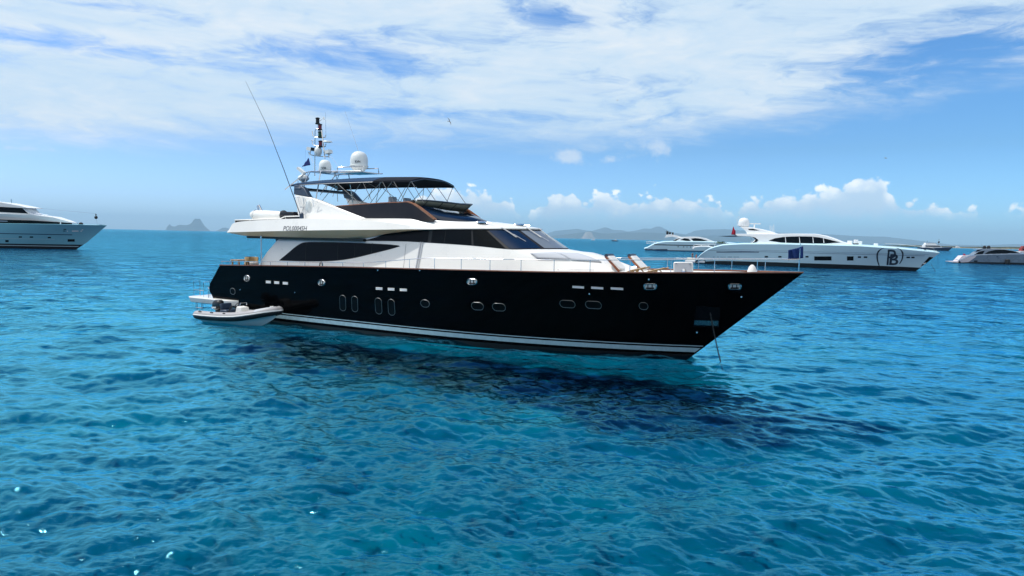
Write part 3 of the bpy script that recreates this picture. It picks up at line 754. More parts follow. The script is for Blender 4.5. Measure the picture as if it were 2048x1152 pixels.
# ---------------------------------------------------------------- flybridge body (wing overhang aft, brow forward)
FB = [ # inner soffit l, knuckle k, upper edge u, shoulder r1, centre r2
    [(-.1, 2.3, 4.88), (-.62, 2.75, 4.92), (-.5, 2.72, 5.02), (-.45, 2.4, 5.03), (-.45, 0, 5.03)],
    [(.2, 2.55, 4.80), (-.3, 3.12, 4.93), (-.05, 3.06, 5.22), (.1, 2.5, 5.24), (.1, 0, 5.24)],
    [(1.0, 2.62, 4.76), (.6, 3.2, 4.96), (.62, 3.08, 5.54), (.8, 2.6, 5.55), (.8, 0, 5.55)],
    [(4.2, 2.62, 4.75), (4.2, 3.22, 5.07), (4.2, 3.02, 5.72), (4.2, 2.6, 5.70), (4.2, 0, 5.70)],
    [(7.2, 2.60, 4.76), (7.2, 3.18, 5.15), (7.2, 2.95, 5.76), (7.2, 2.5, 5.78), (7.2, 0, 5.78)],
    [(9.4, WL(4.8)+.10, 4.79), (9.4, 3.04, 5.20), (9.4, 2.84, 5.71), (9.4, 2.42, 5.80), (9.4, 0, 5.80)],
    [(11., WL(5.04)+.08, 5.04), (11., 2.86, 5.23), (11., 2.72, 5.62), (11., 2.35, 5.80), (11., 0, 5.80)],
    [(12.4, WL(5.2)+.06, 5.20), (12.4, 2.64, 5.27), (12.4, 2.56, 5.50), (12.4, 2.25, 5.79), (12.4, 0, 5.80)],
    [(13.6, WL(5.27)+.05, 5.27), (13.7, 2.42, 5.29), (13.7, 2.38, 5.39), (13.6, 2.1, 5.74), (13.6, 0, 5.80)],
    [(15., 2.23, 5.31), (15., 2.27, 5.33), (15., 2.25, 5.39), (15., 1.85, 5.68), (14.8, 0, 5.79)],
    [(16.2, 2.14, 5.33), (16.2, 2.17, 5.35), (16.2, 2.15, 5.40), (15.8, 1.6, 5.63), (15.4, 0, 5.76)],
    [(16.73, 1.94, 5.34), (16.76, 1.97, 5.36), (16.75, 1.95, 5.41), (16.2, 1.45, 5.60), (15.7, 0, 5.74)],
    [(17.4, 1.60, 5.35), (17.43, 1.62, 5.37), (17.42, 1.61, 5.42), (16.6, 1.15, 5.60), (15.9, 0, 5.73)],
    [(17.98, 1.12, 5.36), (18.01, 1.13, 5.38), (18.0, 1.12, 5.43), (16.9, .8, 5.60), (16.0, 0, 5.72)],
    [(18.32, .56, 5.37), (18.35, .57, 5.39), (18.34, .56, 5.44), (17.1, .4, 5.61), (16.05, 0, 5.72)],
    [(18.42, 0, 5.37), (18.45, 0, 5.39), (18.44, 0, 5.44), (17.2, 0, 5.61), (16.1, 0, 5.72)]]
def fbrow(r): return [(lambda p: (p[0], -max(0, p[1]), p[2]))(crom([s[r] for s in FB], i/6)) for i in range((len(FB)-1)*6+1)]
FBR = [fbrow(r) for r in range(5)]
def Yfly(x, z):
    """outer face of the wing between knuckle and upper edge"""
    i = min(range(len(FBR[1])), key=lambda j: abs(FBR[1][j][0]-x))
    a, b = FBR[1][i], FBR[2][i]; f = (z-a[2])/max(.05, b[2]-a[2])
    return -(a[1]+(b[1]-a[1])*f)
def build_fly():
    bm = bmesh.new()
    sof = [(p[0], 0, p[2]) for p in FBR[0]]
    seq = [sof]+FBR
    grid(bm, seq[1:]); grid(bm, mir(seq[1:]), flip=True)
    ns = 6*3+1
    grid(bm, [sof[:55], FBR[0][:55]]); grid(bm, mir([sof[:55], FBR[0][:55]]), flip=True)
    A = [r[0] for r in seq]; grid(bm, [A, mir([A])[0]])
    fb = finish('flybridge_deck', bm, M['white'], yacht, ang=24)
    # warm deck bounce painted as cream under the wing, dark shadow gap under it
    bm = bmesh.new(); rows = []
    for q in (.0, .5, 1.):
        rows.append([tuple(Vector(a).lerp(Vector(b), q)+Vector((0, -.004, -.006))) for a, b in zip(FBR[0][4:46], FBR[1][4:46])])
    grid(bm, rows); grid(bm, mir(rows), flip=True)
    finish('wing_soffit', bm, M['cream'], fb)
    bm = bmesh.new()
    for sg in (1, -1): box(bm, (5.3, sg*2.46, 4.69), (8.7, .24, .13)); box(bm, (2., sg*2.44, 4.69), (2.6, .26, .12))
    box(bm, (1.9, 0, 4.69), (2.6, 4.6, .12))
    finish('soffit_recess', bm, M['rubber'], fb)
    bm = bmesh.new(); lettering(bm, YF, Yfly, 'POL0004SH', (566.5, 461.2), 48, 9.0, .0, .28, .0)
    finish('registration_lettering', bm, M['text'], fb, smooth=False, merge=0)
    # bracket and pillars below
    bm = bmesh.new(); tube(bm, [(2.15, -2.75, 2.75), (2.15, -2.75, 4.78)], .045, 8); tube(bm, [(2.15, 2.75, 2.75), (2.15, 2.75, 4.78)], .045, 8)
    finish('aft_deck_pillar', bm, M['steel'], yacht)
    bm = bmesh.new()
    for sg in (-1, 1): slab(bm, [(2.85, sg*2.36, 4.66), (3.35, sg*2.36, 4.66), (2.95, sg*2.36, 4.44)], [(2.85, sg*2.2, 4.66), (3.35, sg*2.2, 4.66), (2.95, sg*2.2, 4.44)])
    finish('soffit_bracket', bm, M['navypaint'], yacht)
    # aft wind screen rail of the boat deck: tinted panels under a white rail
    bm = bmesh.new(); L = [(470, 447), (500, 445.2), (535, 442.5), (562, 441), (574, 439.5), (600, 438)]; U = [(470, 440.2), (500, 439.2), (535, 437.8), (562, 437), (570, 433), (600, 432.2)]
    a = [YF.pt(*p, 2.72) for p in L]; b = [YF.pt(*p, 2.72) for p in U]
    for i in range(5):
        for sg in (1, -1):
            q = [a[i], a[i+1], b[i+1], b[i]]; slab(bm, [(p[0]+.02, sg*p[1], p[2]) for p in q], [(p[0]+.02, sg*(p[1]+.02), p[2]) for p in q], 0)
    q = [(a[0][0], -2.72, a[0][2]), (a[0][0], 2.72, a[0][2]), (b[0][0], 2.72, b[0][2]), (b[0][0], -2.72, b[0][2])]
    slab(bm, q, [(p[0]+.02, p[1], p[2]) for p in q], 0)
    for sg in (1, -1):
        tube(bm, [(p[0], sg*p[1], p[2]) for p in b], .035, 6, 1)
        for p, r in zip(a, b): tube(bm, [(p[0], sg*p[1], p[2]-.1), (r[0], sg*r[1], r[2])], .018, 5, 1)
    tube(bm, [b[0], (b[0][0], -b[0][1], b[0][2])], .035, 6, 1)
    finish('boat_deck_rail', bm, [M['brownglass'], M['white']], fb, ang=50)
    # hatches on the brow
    for (px, py) in ((965, 444.4), (1041, 449.3)):
        bm = bmesh.new(); x, z = YF.side(px, py, 1.4 if px < 1000 else .2); y = 1.4 if px < 1000 else .2
        lathe(bm, [(.26, -.04), (.26, .0), (.2, .035), (0, .05)], (x, -y, z), 14); tube(bm, [(x-.35, -y, z-.01), (x+.55, -y-.05, z-.045)], .03, 5)
        finish('roof_hatch', bm, M['steel'], fb)
    return fb
fly = build_fly()

# guard rails
def build_rails():
    def hgt(x): return lerp([(-2, .2), (10.2, .2), (14.2, .50), (27, .50), (31, .50)], x)
    px = [444, 460, 474.6, 508, 541, 575, 610, 646, 685.5, 727, 771.5, 819, 869, 922.5, 980, 1042, 1108, 1180, 1259.5, 1341.5, 1428.5, 1514, 1600]
    xs = []
    for q in px:
        x, y, z = YF.on(q, 531+(q-444)*.013, lambda X, Z: max(0, sheer_y(X)-.05)); xs.append(min(x, 30.2))
    bm = bmesh.new()
    for sg in (1, -1):
        P = []
        for i in range(81):
            x = -1.0+i/80*31.25; y = max(.02, sheer_y(x)-.05); P.append((x, -sg*y, HUL.zs(x)+.04+hgt(x)))
        tube(bm, P, .019, 6)
        for x in xs:
            y = max(.03, sheer_y(x)-.05); z = HUL.zs(x); tube(bm, [(x, -sg*y, z), (x, -sg*y, z+.04+hgt(x))], .016, 5)
        # low inner rail by the forward deck
        tube(bm, [(21.0, -sg*(sheer_y(21)-.09), HUL.zs(21)+.12), (22.6, -sg*(sheer_y(22.6)-.09), HUL.zs(22.6)+.12)], .014, 5)
    finish('guard_rail', bm, M['steel'], yacht, ang=60)
    bm = bmesh.new()
    for (qx, qy) in ((494, 531), (640.5, 533.5)):
        x, y, z = YF.on(qx, qy, lambda X, Z: sheer_y(X)-.1)
        tube(bm, [(x-.05, -y, z), (x, -y, z+.24), (x+.1, -y, z+.26), (x+.18, -y, z)], .03, 6)
    finish('mooring_cleat', bm, M['rubber'], yacht)
build_rails()
# ---------------------------------------------------------------- flybridge furniture, radar arch, canopy
def build_arch():
    # swept fins either side
    for sg in (1, -1):
        bm = bmesh.new()
        o = [(587, 388.6), (619, 394.3), (642, 402), (664, 410.3), (690, 420), (722, 432.2), (740, 438.5), (607, 440), (600, 428), (593, 406)]
        A = [YF.pt(px, py, 2.15+.0*(438-py)) for px, py in o]
        A = [(x, -(2.38-.22*(z-5.8)), z) for x, y, z in A]
        B = [(x+.02, y+.26, z) for x, y, z in A]
        slab(bm, [(x, sg*y, z) for x, y, z in A], [(x, sg*y, z) for x, y, z in B])
        f = finish('arch_fin', bm, M['white'], yacht, ang=30); bevel(f, .05)
        bm = bmesh.new(); o2 = [(584.6, 369.5), (600, 372.3), (606, 376), (619, 394.1), (587, 388.4)]
        A = [YF.pt(px, py, 2.1) for px, py in o2]; A = [(x, -(2.385-.22*(z-5.8)), z) for x, y, z in A]; B = [(x, y+.28, z) for x, y, z in A]
        slab(bm, [(x, sg*y, z) for x, y, z in A], [(x, sg*y, z) for x, y, z in B])
        bevel(finish('arch_fin_top', bm, M['navypaint'], f, ang=30), .03)
        if sg == 1:   # round navigation pods and boarding rails on the fin
            bm = bmesh.new(); x, y, z = YF.pt(618, 412.5, 2.22)
            rot = Matrix.Rotation(R_(90), 3, 'X')
            bm2 = bmesh.new(); lathe(bm2, [(0, -.06), (.25, -.05), (.29, .0), (.29, .06), (.2, .12), (0, .13)], (0, 0, 0), 20)
            for v in bm2.verts: v.co = Vector((v.co.x*.62, v.co.y*1.15, v.co.z)); v.co = rot @ v.co; v.co += Vector((x, y-.02, z))
            me = bpy.data.meshes.new('tmp'); bm2.to_mesh(me); bm2.free(); bm.from_mesh(me); bpy.data.meshes.remove(me)
            finish('life_buoy_cover', bm, M['dome'], f)
            bm = bmesh.new()
            for pp in ([(588, 393), (600, 394), (607, 418), (603, 433)], [(597, 394), (602, 416)], [(609, 396), (607, 420), (612, 398)], [(626.5, 392), (628, 414), (636, 404)]):
                Q = [YF.pt(px, py, 2.34) for px, py in pp]; tube(bm, [(q[0], q[1]-.04, q[2]) for q in Q], .017, 5)
            finish('fin_rail', bm, M['steel'], f)
    # cross beam of the arch behind the canopy
    x1, z1 = YF.side(592, 373, 2.0)
    bm = bmesh.new(); box(bm, (x1+.15, 0, 7.42), (.55, 4.1, .14)); bevel(finish('arch_beam', bm, M['navypaint'], yacht), .04)
build_arch()

def canopy(name, stations, mat_top, mat_under, hw, drop):
    """arched canvas between (x, z centre, z edge) stations, with a hanging valance"""
    bm = bmesh.new(); ST_ = smoothline(stations, 6); rows = []
    for x, zc, ze in ST_:
        r = []
        for i in range(-10, 11):
            q = i/10; r.append((x, -q*hw, ze+(zc-ze)*(1-abs(q)**2.4)))
        rows.append([(x-.0, hw+.01, ze-drop)]+r[::-1][::-1][0:0]+[(p[0], p[1], p[2]) for p in r]+[(x, -hw-.01, ze-drop)])
    rows = [[r[0]]+sorted(r[1:-1], key=lambda p: -p[1])+[r[-1]] for r in rows]
    grid(bm, rows, 0)
    grid(bm, [[(p[0], p[1]*.985, p[2]-.035) for p in r] for r in rows], 1, flip=True)
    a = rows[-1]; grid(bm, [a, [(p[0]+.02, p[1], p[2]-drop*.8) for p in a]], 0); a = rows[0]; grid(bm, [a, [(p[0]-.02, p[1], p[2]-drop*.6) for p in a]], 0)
    return finish(name, bm, [mat_top, mat_under], yacht, ang=45, merge=0)
CZ = dict(aft=[(3.5, 7.93, 7.67), (4.6, 8.00, 7.72), (6.6, 8.06, 7.75), (8.4, 8.08, 7.76), (9.6, 8.07, 7.76)],
          fwd=[(9.62, 8.07, 7.75), (10.6, 8.05, 7.75), (11.6, 8.02, 7.74), (12.15, 7.96, 7.72)])
HW = 1.8
def zedge(x): return lerp([(s[0], s[2]) for s in CZ['aft']+CZ['fwd']], x)
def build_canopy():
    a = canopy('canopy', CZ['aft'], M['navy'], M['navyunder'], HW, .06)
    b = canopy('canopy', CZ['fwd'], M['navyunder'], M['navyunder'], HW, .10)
    bm = bmesh.new()
    for x in (6.6, 8.2, 9.6):
        P = [(x, -HW*q, zedge(x)+(.31)*(1-abs(q)**2.4)-.05) for q in [i/8 for i in range(-8, 9)]]; tube(bm, P, .02, 5)
    for sg in (1, -1):
        tube(bm, [(x, sg*(HW+.02), zedge(x)-.07) for x in (4.2, 6.6, 8.4, 9.6)], .018, 5)
    tube(bm, [(12.16, -HW, 7.66), (12.2, -HW*.5, 7.86), (12.2, HW*.5, 7.86), (12.16, HW, 7.66)], .025, 5)
    finish('canopy_hoop', bm, M['rim'], a, ang=60)
    # slanting canopy legs (x top, x bottom, z bottom)
    legs = [((7.0, .0), (5.6, 6.35)), ((7.05, 0), (9.0, 6.45)), ((6.3, 0), (5.9, 7.05)), ((8.8, 0), (7.9, 6.6)), ((8.9, 0), (9.6, 6.75)), ((10.2, 0), (8.9, 6.62)), ((10.25, 0), (11.2, 6.5)), ((10.1, 0), (9.9, 6.65)),
            ((10.9, 0), (9.9, 6.6)), ((11.0, 0), (11.9, 6.6)), ((12.1, 0), (11.5, 6.6)), ((12.15, 0), (13.0, 6.6))]
    for (xt, _), (xb, zb) in legs:
        bm = bmesh.new()
        tube(bm, [(xt, -HW, zedge(xt)-.06), (xb, -HW-.1, zb)], .016, 6)
        finish('canopy_leg', bm, M['rim'], yacht)
        bm = bmesh.new(); tube(bm, [(xt, HW, zedge(xt)-.06), (xb, HW+.1, zb)], .016, 6)
        finish('canopy_leg', bm, M['rim'], yacht)
    bm = bmesh.new()
    for x in (7.6, 9.4, 11.2): lathe(bm, [(0, 0), (.09, 0), (.1, -.03), (0, -.04)], (x, -.3, zedge(x)+.28), 10)
    finish('canopy_light', bm, M['lamp'], a)
build_canopy()

def build_flycoaming():
    # tinted side screens with a varnished rail
    lo = [(668, 414.5), (690, 424), (706, 430.5), (727, 436.6), (770, 438.5), (820, 439.5), (866, 440.5)]
    up = [(668, 413.2), (690, 411.5), (720, 409.3), (760, 406.6), (795, 405.6), (822, 407.4), (866, 439.5)]
    for sg in (1, -1):
        A = [YF.pt(px, py, 2.25) for px, py in lo]; A[-1] = (A[-1][0], A[-1][1], A[-1][2]-.02)
        B = [YF.pt(px, py, 2.25) for px, py in up]
        A = smoothline([(x, sg*y, z-.06) for x, y, z in A], 4); B = smoothline([(x, sg*y*.965, z) for x, y, z in B], 4)
        bm = bmesh.new(); I = lambda P: [(p[0], p[1]-sg*-.05*1 if False else p[1]+sg*.05, p[2]) for p in P]
        grid(bm, [A, B]); grid(bm, [I(A), I(B)], flip=True); grid(bm, [B, I(B)])
        s = finish('side_screen', bm, M['brownglass'], yacht, ang=40)
        bm = bmesh.new(); tube(bm, [(p[0], p[1]+sg*.025, p[2]+.02) for p in B], [.032]*(len(B)-6)+[.055]*6, 7)
        finish('teak_rail', bm, M['teak'], s)
        bm = bmesh.new(); tube(bm, [(p[0]+.14, p[1]+sg*.02, p[2]+.01) for p in B[20:]], .035, 6)
        finish('teak_rail', bm, M['teak'], s)
    # inner coaming of the flybridge cockpit, helm seat backs
    bm = bmesh.new()
    slab(bm, [(6.6, -1.9, 5.7), (12.6, -1.9, 5.7), (13.2, 0, 5.7), (12.6, 1.9, 5.7), (6.6, 1.9, 5.7)], [(7.0, -1.8, 6.1), (12.3, -1.7, 6.1), (12.8, 0, 6.1), (12.3, 1.7, 6.1), (7.0, 1.8, 6.1)])
    bevel(finish('flybridge_cockpit', bm, M['white'], yacht), .06)
    bm = bmesh.new()
    for x, y in ((10.2, -.6), (10.2, .6)):
        box(bm, (x, y, 6.45), (.55, .6, .5)); box(bm, (x-.3, y, 6.75), (.14, .58, .5))
    bevel(finish('helm_seat', bm, M['grey'], yacht), .05)
    bm = bmesh.new(); x, y, z = YF.pt(826, 406.5, 1.7)
    lathe(bm, [(.0, -.12), (.10, -.11), (.15, -.02), (.15, .06), (.1, .15), (0, .18)], (x, y, z), 14); tube(bm, [(x, y, z-.4), (x, y, z-.1)], .03)
    finish('compass_pod', bm, M['rubber'], yacht)
    bm = bmesh.new(); x, y, z = YF.pt(800, 405, 1.9); box(bm, (x, y, z), (.95, .3, .07)); finish('console_cover', bm, M['rubber'], yacht)
    # raked blue windscreen, curved in plan
    base = [(13.75, 2.02, 5.72), (14.35, 1.85, 5.70), (14.95, 1.3, 5.70), (15.3, .6, 5.71), (15.4, 0, 5.71)]
    tp = [(12.3, 1.9, 6.56), (12.75, 1.72, 6.46), (13.2, 1.2, 6.36), (13.45, .55, 6.30), (13.5, 0, 6.30)]
    fb = [smoothline(q, 6) for q in (base, tp)]
    rows = [[(p[0], -p[1], p[2]) for p in r] for r in fb]
    bm = bmesh.new(); grid(bm, rows); grid(bm, mir(rows), flip=True)
    w = finish('windscreen', bm, M['blueglass'], yacht); m = w.modifiers.new('thick', 'SOLIDIFY'); m.thickness = .03
    bm = bmesh.new(); P = rows[0]; tube(bm, [(p[0]+.02, p[1], p[2]-.0) for p in P]+[(p[0]+.02, -p[1], p[2]) for p in P[::-1]], .03, 5)
    finish('windscreen_rail', bm, M['rubber'], w)
    # visor hanging over the windscreen
    o = [(12.35, 1.92, 6.50), (12.85, 1.74, 6.44), (13.35, 1.25, 6.34), (13.65, .6, 6.26), (13.7, 0, 6.25)]
    i_ = [(12.6, 1.90, 6.74), (13.15, 1.72, 6.72), (13.75, 1.25, 6.67), (14.1, .6, 6.62), (14.2, 0, 6.61)]
    k = [smoothline(q, 6) for q in (o, i_)]
    rows = [[(p[0], -p[1], p[2]) for p in r] for r in k]
    bm = bmesh.new(); grid(bm, rows); grid(bm, mir(rows), flip=True)
    v = finish('windscreen_visor', bm, M['olive'], yacht); m = v.modifiers.new('thick', 'SOLIDIFY'); m.thickness = .035
    bm = bmesh.new(); tube(bm, rows[1]+[(p[0], -p[1], p[2]) for p in rows[1][::-1]], .03, 5)
    finish('visor_edge', bm, M['navypaint'], v)
    bm = bmesh.new()
    for q in (6, 12, 18):
        for sg in (1, -1): tube(bm, [(rows[0][q][0], sg*rows[0][q][1], rows[0][q][2]), (rows[1][q][0], sg*rows[1][q][1], rows[1][q][2])], .02, 4)
    tube(bm, [(14.7, .9, 5.8), (13.6, .8, 6.28)], .03, 5)
    finish('visor_strut', bm, M['rubber'], v)
build_flycoaming()

def build_mast():
    # stainless gantry carrying the mast and the satellite domes
    bm = bmesh.new()
    for sg in (1, -1):
        y = -sg*1.1
        tube(bm, [(2.6, y*1.3, 7.45), (4.0, y, 8.42), (4.4, y, 8.46), (7.9, y*.8, 8.40)], .032, 6)
        tube(bm, [(3.6, y*1.2, 7.2), (4.3, y, 8.46)], .024, 6); tube(bm, [(5.1, y*1.5, 5.9), (5.1, y, 8.44)], .032, 6)
        tube(bm, [(3.3, y, 7.5), (3.3, y, 8.0)], .025, 6); tube(bm, [(3.9, y*1.3, 6.9), (4.1, y, 8.42)], .02, 6)
    for x in (4.1, 4.7, 5.3): tube(bm, [(x, -1.1, 8.45), (x, 1.1, 8.45)], .028, 6)
    tube(bm, [(6.0, -.75, 8.42), (6.0, -.7, 8.66), (7.9, -.7, 8.66), (7.9, -.75, 8.38)], .032, 6)
    tube(bm, [(6.0, .55, 8.42), (6.0, .5, 8.66), (7.9, .5, 8.66), (7.9, .55, 8.38)], .032, 6)
    box(bm, (7.0, 0, 8.38), (1.6, 1.5, .05), mi=1)
    finish('dome_gantry', bm, [M['steel'], M['white']], yacht, ang=60)
    ms = bpy.data.objects.new('light_mast', None); COL.objects.link(ms); ms.parent = yacht
    S = lambda px, py: (lambda a: (a[0], 0., a[1]))(YF.side(px, py, 0.))
    bm = bmesh.new()
    W_ = lambda px, py, y: (lambda a: (a[0], a[1], a[2]))(YF.pt(px, py, y))
    tube(bm, [S(629.5, 352), S(630, 262), S(632, 258), S(641, 258), S(643.5, 262), S(650, 318)], .035, 6)
    tube(bm, [S(636, 258), S(635.5, 240)], .022, 6)
    for pts in ([(624.5, 262), (626, 272), (630, 274), (643, 275), (650, 275), (652, 270)], [(624.5, 283), (625, 288), (629, 291), (645, 293), (650.5, 293), (652, 287)],
                [(617, 304), (619.5, 309), (627, 311), (645, 313), (656.5, 313.5), (660, 307)]):
        tube(bm, [S(*p) for p in pts], .028, 6)
    tube(bm, [S(638, 243), S(647, 236.5)], .012, 4); tube(bm, [S(647.2, 234), S(648.5, 239)], .03, 5)
    tube(bm, [S(622, 281), S(628, 281)], .03, 4)
    ob = finish('mast_pole', bm, M['steel'], yacht, ang=60); bpy.data.objects.remove(ms); ms = ob
    def lantern(px, py, lens, r=.115):
        bm = bmesh.new(); x, y, z = S(px, py)
        lathe(bm, [(0, -.2), (r*1.15, -.2), (r*1.2, -.13), (r*.9, -.12), (r*.9, .1), (r*1.1, .11), (r*1.1, .16), (0, .2)], (x, y, z), 12)
        for f in bm.faces:
            c = f.calc_center_median()
            if abs(c.z-z) < .1: f.material_index = 1
        finish('mast_lantern', bm, [M['rubber'], lens], ms)
    lantern(635.2, 241.5, M['rubber']); lantern(640, 254, M['redlens']); lantern(640, 269, M['greenlens']); lantern(641, 287.5, M['redlens'])
    bm = bmesh.new(); x, y, z = S(636.5, 303)
    lathe(bm, [(0, -.3), (.10, -.27), (.2, -.12), (.215, -.02), (.215, .08), (.17, .2), (.08, .27), (0, .28)], (x, y, z), 18); finish('small_dome', bm, M['dome'], ms)
    for (px, py, w) in ((621, 298, 1), (657, 304, -1)):   # deck floodlights
        bm = bmesh.new(); x, y, z = S(px, py); box(bm, (x, y, z), (.34, .3, .2), rot=Matrix.Rotation(R_(10*w), 3, 'Y')); box(bm, (x+.19*w, y-.02, z-.01), (.03, .26, .17), mi=1)
        tube(bm, [(x, y, z-.1), (x-.05*w, y, z-.32)], .03); finish('floodlight', bm, [M['dome'], M['rubber']], ms)
    bm = bmesh.new(); x, y, z = S(655, 284)
    lathe(bm, [(0, -.02), (.28, -.01), (.24, .05), (0, .07)], (x, y, z), 14); finish('antenna_disc', bm, M['dome'], ms)
    bm = bmesh.new(); x, y, z = S(651, 225); tube(bm, [S(652, 275), (x, y, z)], [.014, .008], 5); finish('whip_antenna', bm, M['steel'], ms)
    # satellite domes
    def dome(px, ytop, ybot, y, r, name):
        x, zt = YF.side(px, ytop, y); _, zb = YF.side(px, ybot, y); h = zt-zb; bm = bmesh.new()
        prof = [(r*.42, 0), (r*.5, h*.02), (r*.55, h*.06), (r*1.0, h*.26), (r*1.04, h*.30), (r*1.04, h*.325), (r*.97, h*.34), (r*.985, h*.55), (r*.93, h*.72), (r*.78, h*.86), (r*.52, h*.955), (r*.25, h*.99), (0, h)]
        lathe(bm, prof, (x, -y, zb), 32); o = finish(name, bm, M['dome'], yacht, ang=50)
        return o, x, zb, h, r
    d1 = dome(718.3, 302.5, 345, -.1, .50, 'satellite_dome')
    bm = bmesh.new(); x, z = YF.side(650, 319.5, .7); _, zb = YF.side(650, 347, .7); h = z-zb; r = .345
    lathe(bm, [(r*.9, 0), (r, h*.08), (r*1.0, h*.45), (r*.95, h*.65), (r*.78, h*.85), (r*.45, h*.97), (0, h)], (x, -.7, zb), 28); d2 = finish('satellite_dome', bm, M['dome'], yacht, ang=50)
    for (body, o, cx, cz, cy, rad, w, hh) in (('KVH', d1[0], d1[1], d1[2]+d1[3]*.47, .1, .495, .28, .13), ('V30', d2, x, zb+h*.36, -.7, .35, .26, .12)):
        bm = bmesh.new(); vs, fs = text_mesh(body, 0, .02); out = []
        for u, v in vs:
            a = R_(-56)+(u-.5)*w/rad    # starboard bow quarter of the dome
            out.append(bm.verts.new((cx+math.cos(a)*(rad+.006), cy+math.sin(a)*(rad+.006), cz+(v-.5)*hh)))
        for f in fs: bm.faces.new([out[i] for i in f])
        finish('dome_lettering', bm, M['text'], o, smooth=False, merge=0)
    # small radar dome with tilted top unit, mushroom antenna
    bm = bmesh.new(); x, y, z = YF.pt(607, 357, .9)
    lathe(bm, [(.1, -.32), (.12, -.2), (.30, -.06), (.33, .03), (.26, .14), (.12, .2), (.1, .3), (0, .31)], (x, y, z), 20)
    box(bm, (x-.18, y, z+.45), (.62, .2, .14), rot=Matrix.Rotation(R_(32), 3, 'Y')); finish('radar_scanner', bm, M['dome'], yacht)
    bm = bmesh.new(); x, y, z = YF.pt(670, 345.5, .6); lathe(bm, [(.05, -.2), (.05, 0), (.2, .02), (.16, .09), (0, .12)], (x, y, z), 14); finish('mushroom_antenna', bm, M['dome'], yacht)
    # long whip aerials and stays
    bm = bmesh.new(); Q = [YF.pt(px, py, 2.62) for px, py in ((603, 436), (568, 340), (531, 245), (491.5, 163))]
    tube(bm, Q, [.026, .02, .013, .007], 6); lathe(bm, [(.0, -.1), (.12, -.1), (.12, .22), (.05, .3), (0, .3)], Q[0], 8, 0)
    finish('whip_antenna', bm, [M['navypaint']], yacht)
    bm = bmesh.new(); Q = [YF.pt(px, py, -.1) for px, py in ((717, 303), (706, 270), (690, 222))]; tube(bm, Q, [.014, .009, .005], 5); finish('whip_antenna', bm, M['steel'], yacht)
    bm = bmesh.new()
    for p in (((611, 300), (608, 420)), ((617, 308), (645, 352)), ((660, 310), (688, 348)), ((655, 312), (668, 345)), ((621, 311), (632, 355))): tube(bm, [S(*p[0]), S(*p[1])], .008, 4)
    finish('mast_stay', bm, M['steel'], ms)
    return ms
mast = build_mast()

def build_boatdeck():
    # white davit boom lying along the boat deck, hinged forward
    bm = bmesh.new(); a = Vector(YF.pt(506, 430, 1.5)); b = Vector(YF.pt(564, 431, 1.5)); d = (b-a).normalized(); L = (b-a).length
    rows = []
    for t, r in ((-.05, .02), (-.03, .2), (.06, .285), (.1, .29), (.5, .285), (.8, .26), (.97, .23), (1., .2)):
        c = a.lerp(b, t); rows.append([(c.x, c.y+r*.9*math.cos(q*math.pi/8), c.z+r*math.sin(q*math.pi/8)) for q in range(16)])
    vs = grid(bm, rows, closed=True); bm.faces.new(vs[0]); bm.faces.new(vs[-1][::-1])
    cr = finish('davit_crane', bm, M['white'], yacht, ang=45)
    bm = bmesh.new(); lathe(bm, [(0, -.28), (.2, -.24), (.24, 0), (.2, .2), (.08, .27), (0, .28)], (b.x+.14, b.y, b.z+.02), 12); finish('crane_hinge', bm, M['rubber'], cr)
    bm = bmesh.new()
    for (p, q) in (((517, 422), (515, 411)), ((524, 422), (518, 410))): tube(bm, [YF.pt(*p, 1.5), YF.pt(*q, 1.5)], .05, 6)
    for t in (.12, .82): c = a.lerp(b, t); box(bm, (c.x, c.y, c.z-.4), (.12, .3, .5))
    tube(bm, [tuple(a.lerp(b, .11)+Vector((0, .3*math.cos(q*math.pi/8), .3*math.sin(q*math.pi/8)))) for q in range(16)], .012, 4, closed=True)
    finish('crane_lever', bm, M['steel'], cr)
    bm = bmesh.new(); x, y, z = YF.pt(583, 428, 1.9); box(bm, (x, y-.1, z), (1.1, .5, .22)); box(bm, (x, y+.1, z-.25), (1.1, .8, .3)); bevel(finish('deck_seat', bm, M['brownglass'], yacht), .04)
build_boatdeck()

def build_bow():
    # raised white hatch panel, vent cowl, flag staff
    A = [YF.side(px, py, 1.35) for px, py in ((1346, 552), (1385, 552), (1385, 526), (1383, 524), (1348, 524), (1346, 526))]
    bm = bmesh.new(); slab(bm, [(x, -1.32, z) for x, z in A], [(x, -1.24, z) for x, z in A])
    cx = sum(p[0] for p in A)/6; cz = sum(p[1] for p in A)/6
    h = finish('locker_lid', bm, M['white'], yacht); bevel(h, .02)
    bm = bmesh.new(); slab(bm, [(cx+(x-cx)*.86, -1.335, cz+(z-cz)*.88) for x, z in A], [(cx+(x-cx)*.86, -1.325, cz+(z-cz)*.88) for x, z in A]); finish('lid_panel', bm, M['grey'], h)
    bm = bmesh.new()
    for k in (-1, 1): lathe(bm, [(0, -.012), (.025, -.01), (.025, .01), (0, .012)], (cx+k*.28, -1.34, cz+.14), 8)
    lathe(bm, [(.0, -.1), (.09, -.1), (.09, .02), (.05, .09), (0, .1)], (cx+.05, -1.37, cz-.16), 10); finish('lid_latch', bm, M['steel'], h)
    x, y, z = YF.pt(1504, 545, .35)
    bm = bmesh.new(); lathe(bm, [(.2, -.35), (.2, -.1), (.19, .05), (.13, .22), (.05, .31), (0, .32)], (x, y, z), 16); finish('windlass_cover', bm, M['cushion'], yacht)
    bm = bmesh.new(); x, z = YF.side(1605.5, 546, 0.); x2, z2 = YF.side(1606.5, 487, 0.)
    tube(bm, [(30.2, 0, 3.8), (30.22, 0, z2)], .018, 6); finish('flag_staff', bm, M['steel'], yacht)
    return 30.22, z2
bowx, bowz = build_bow()

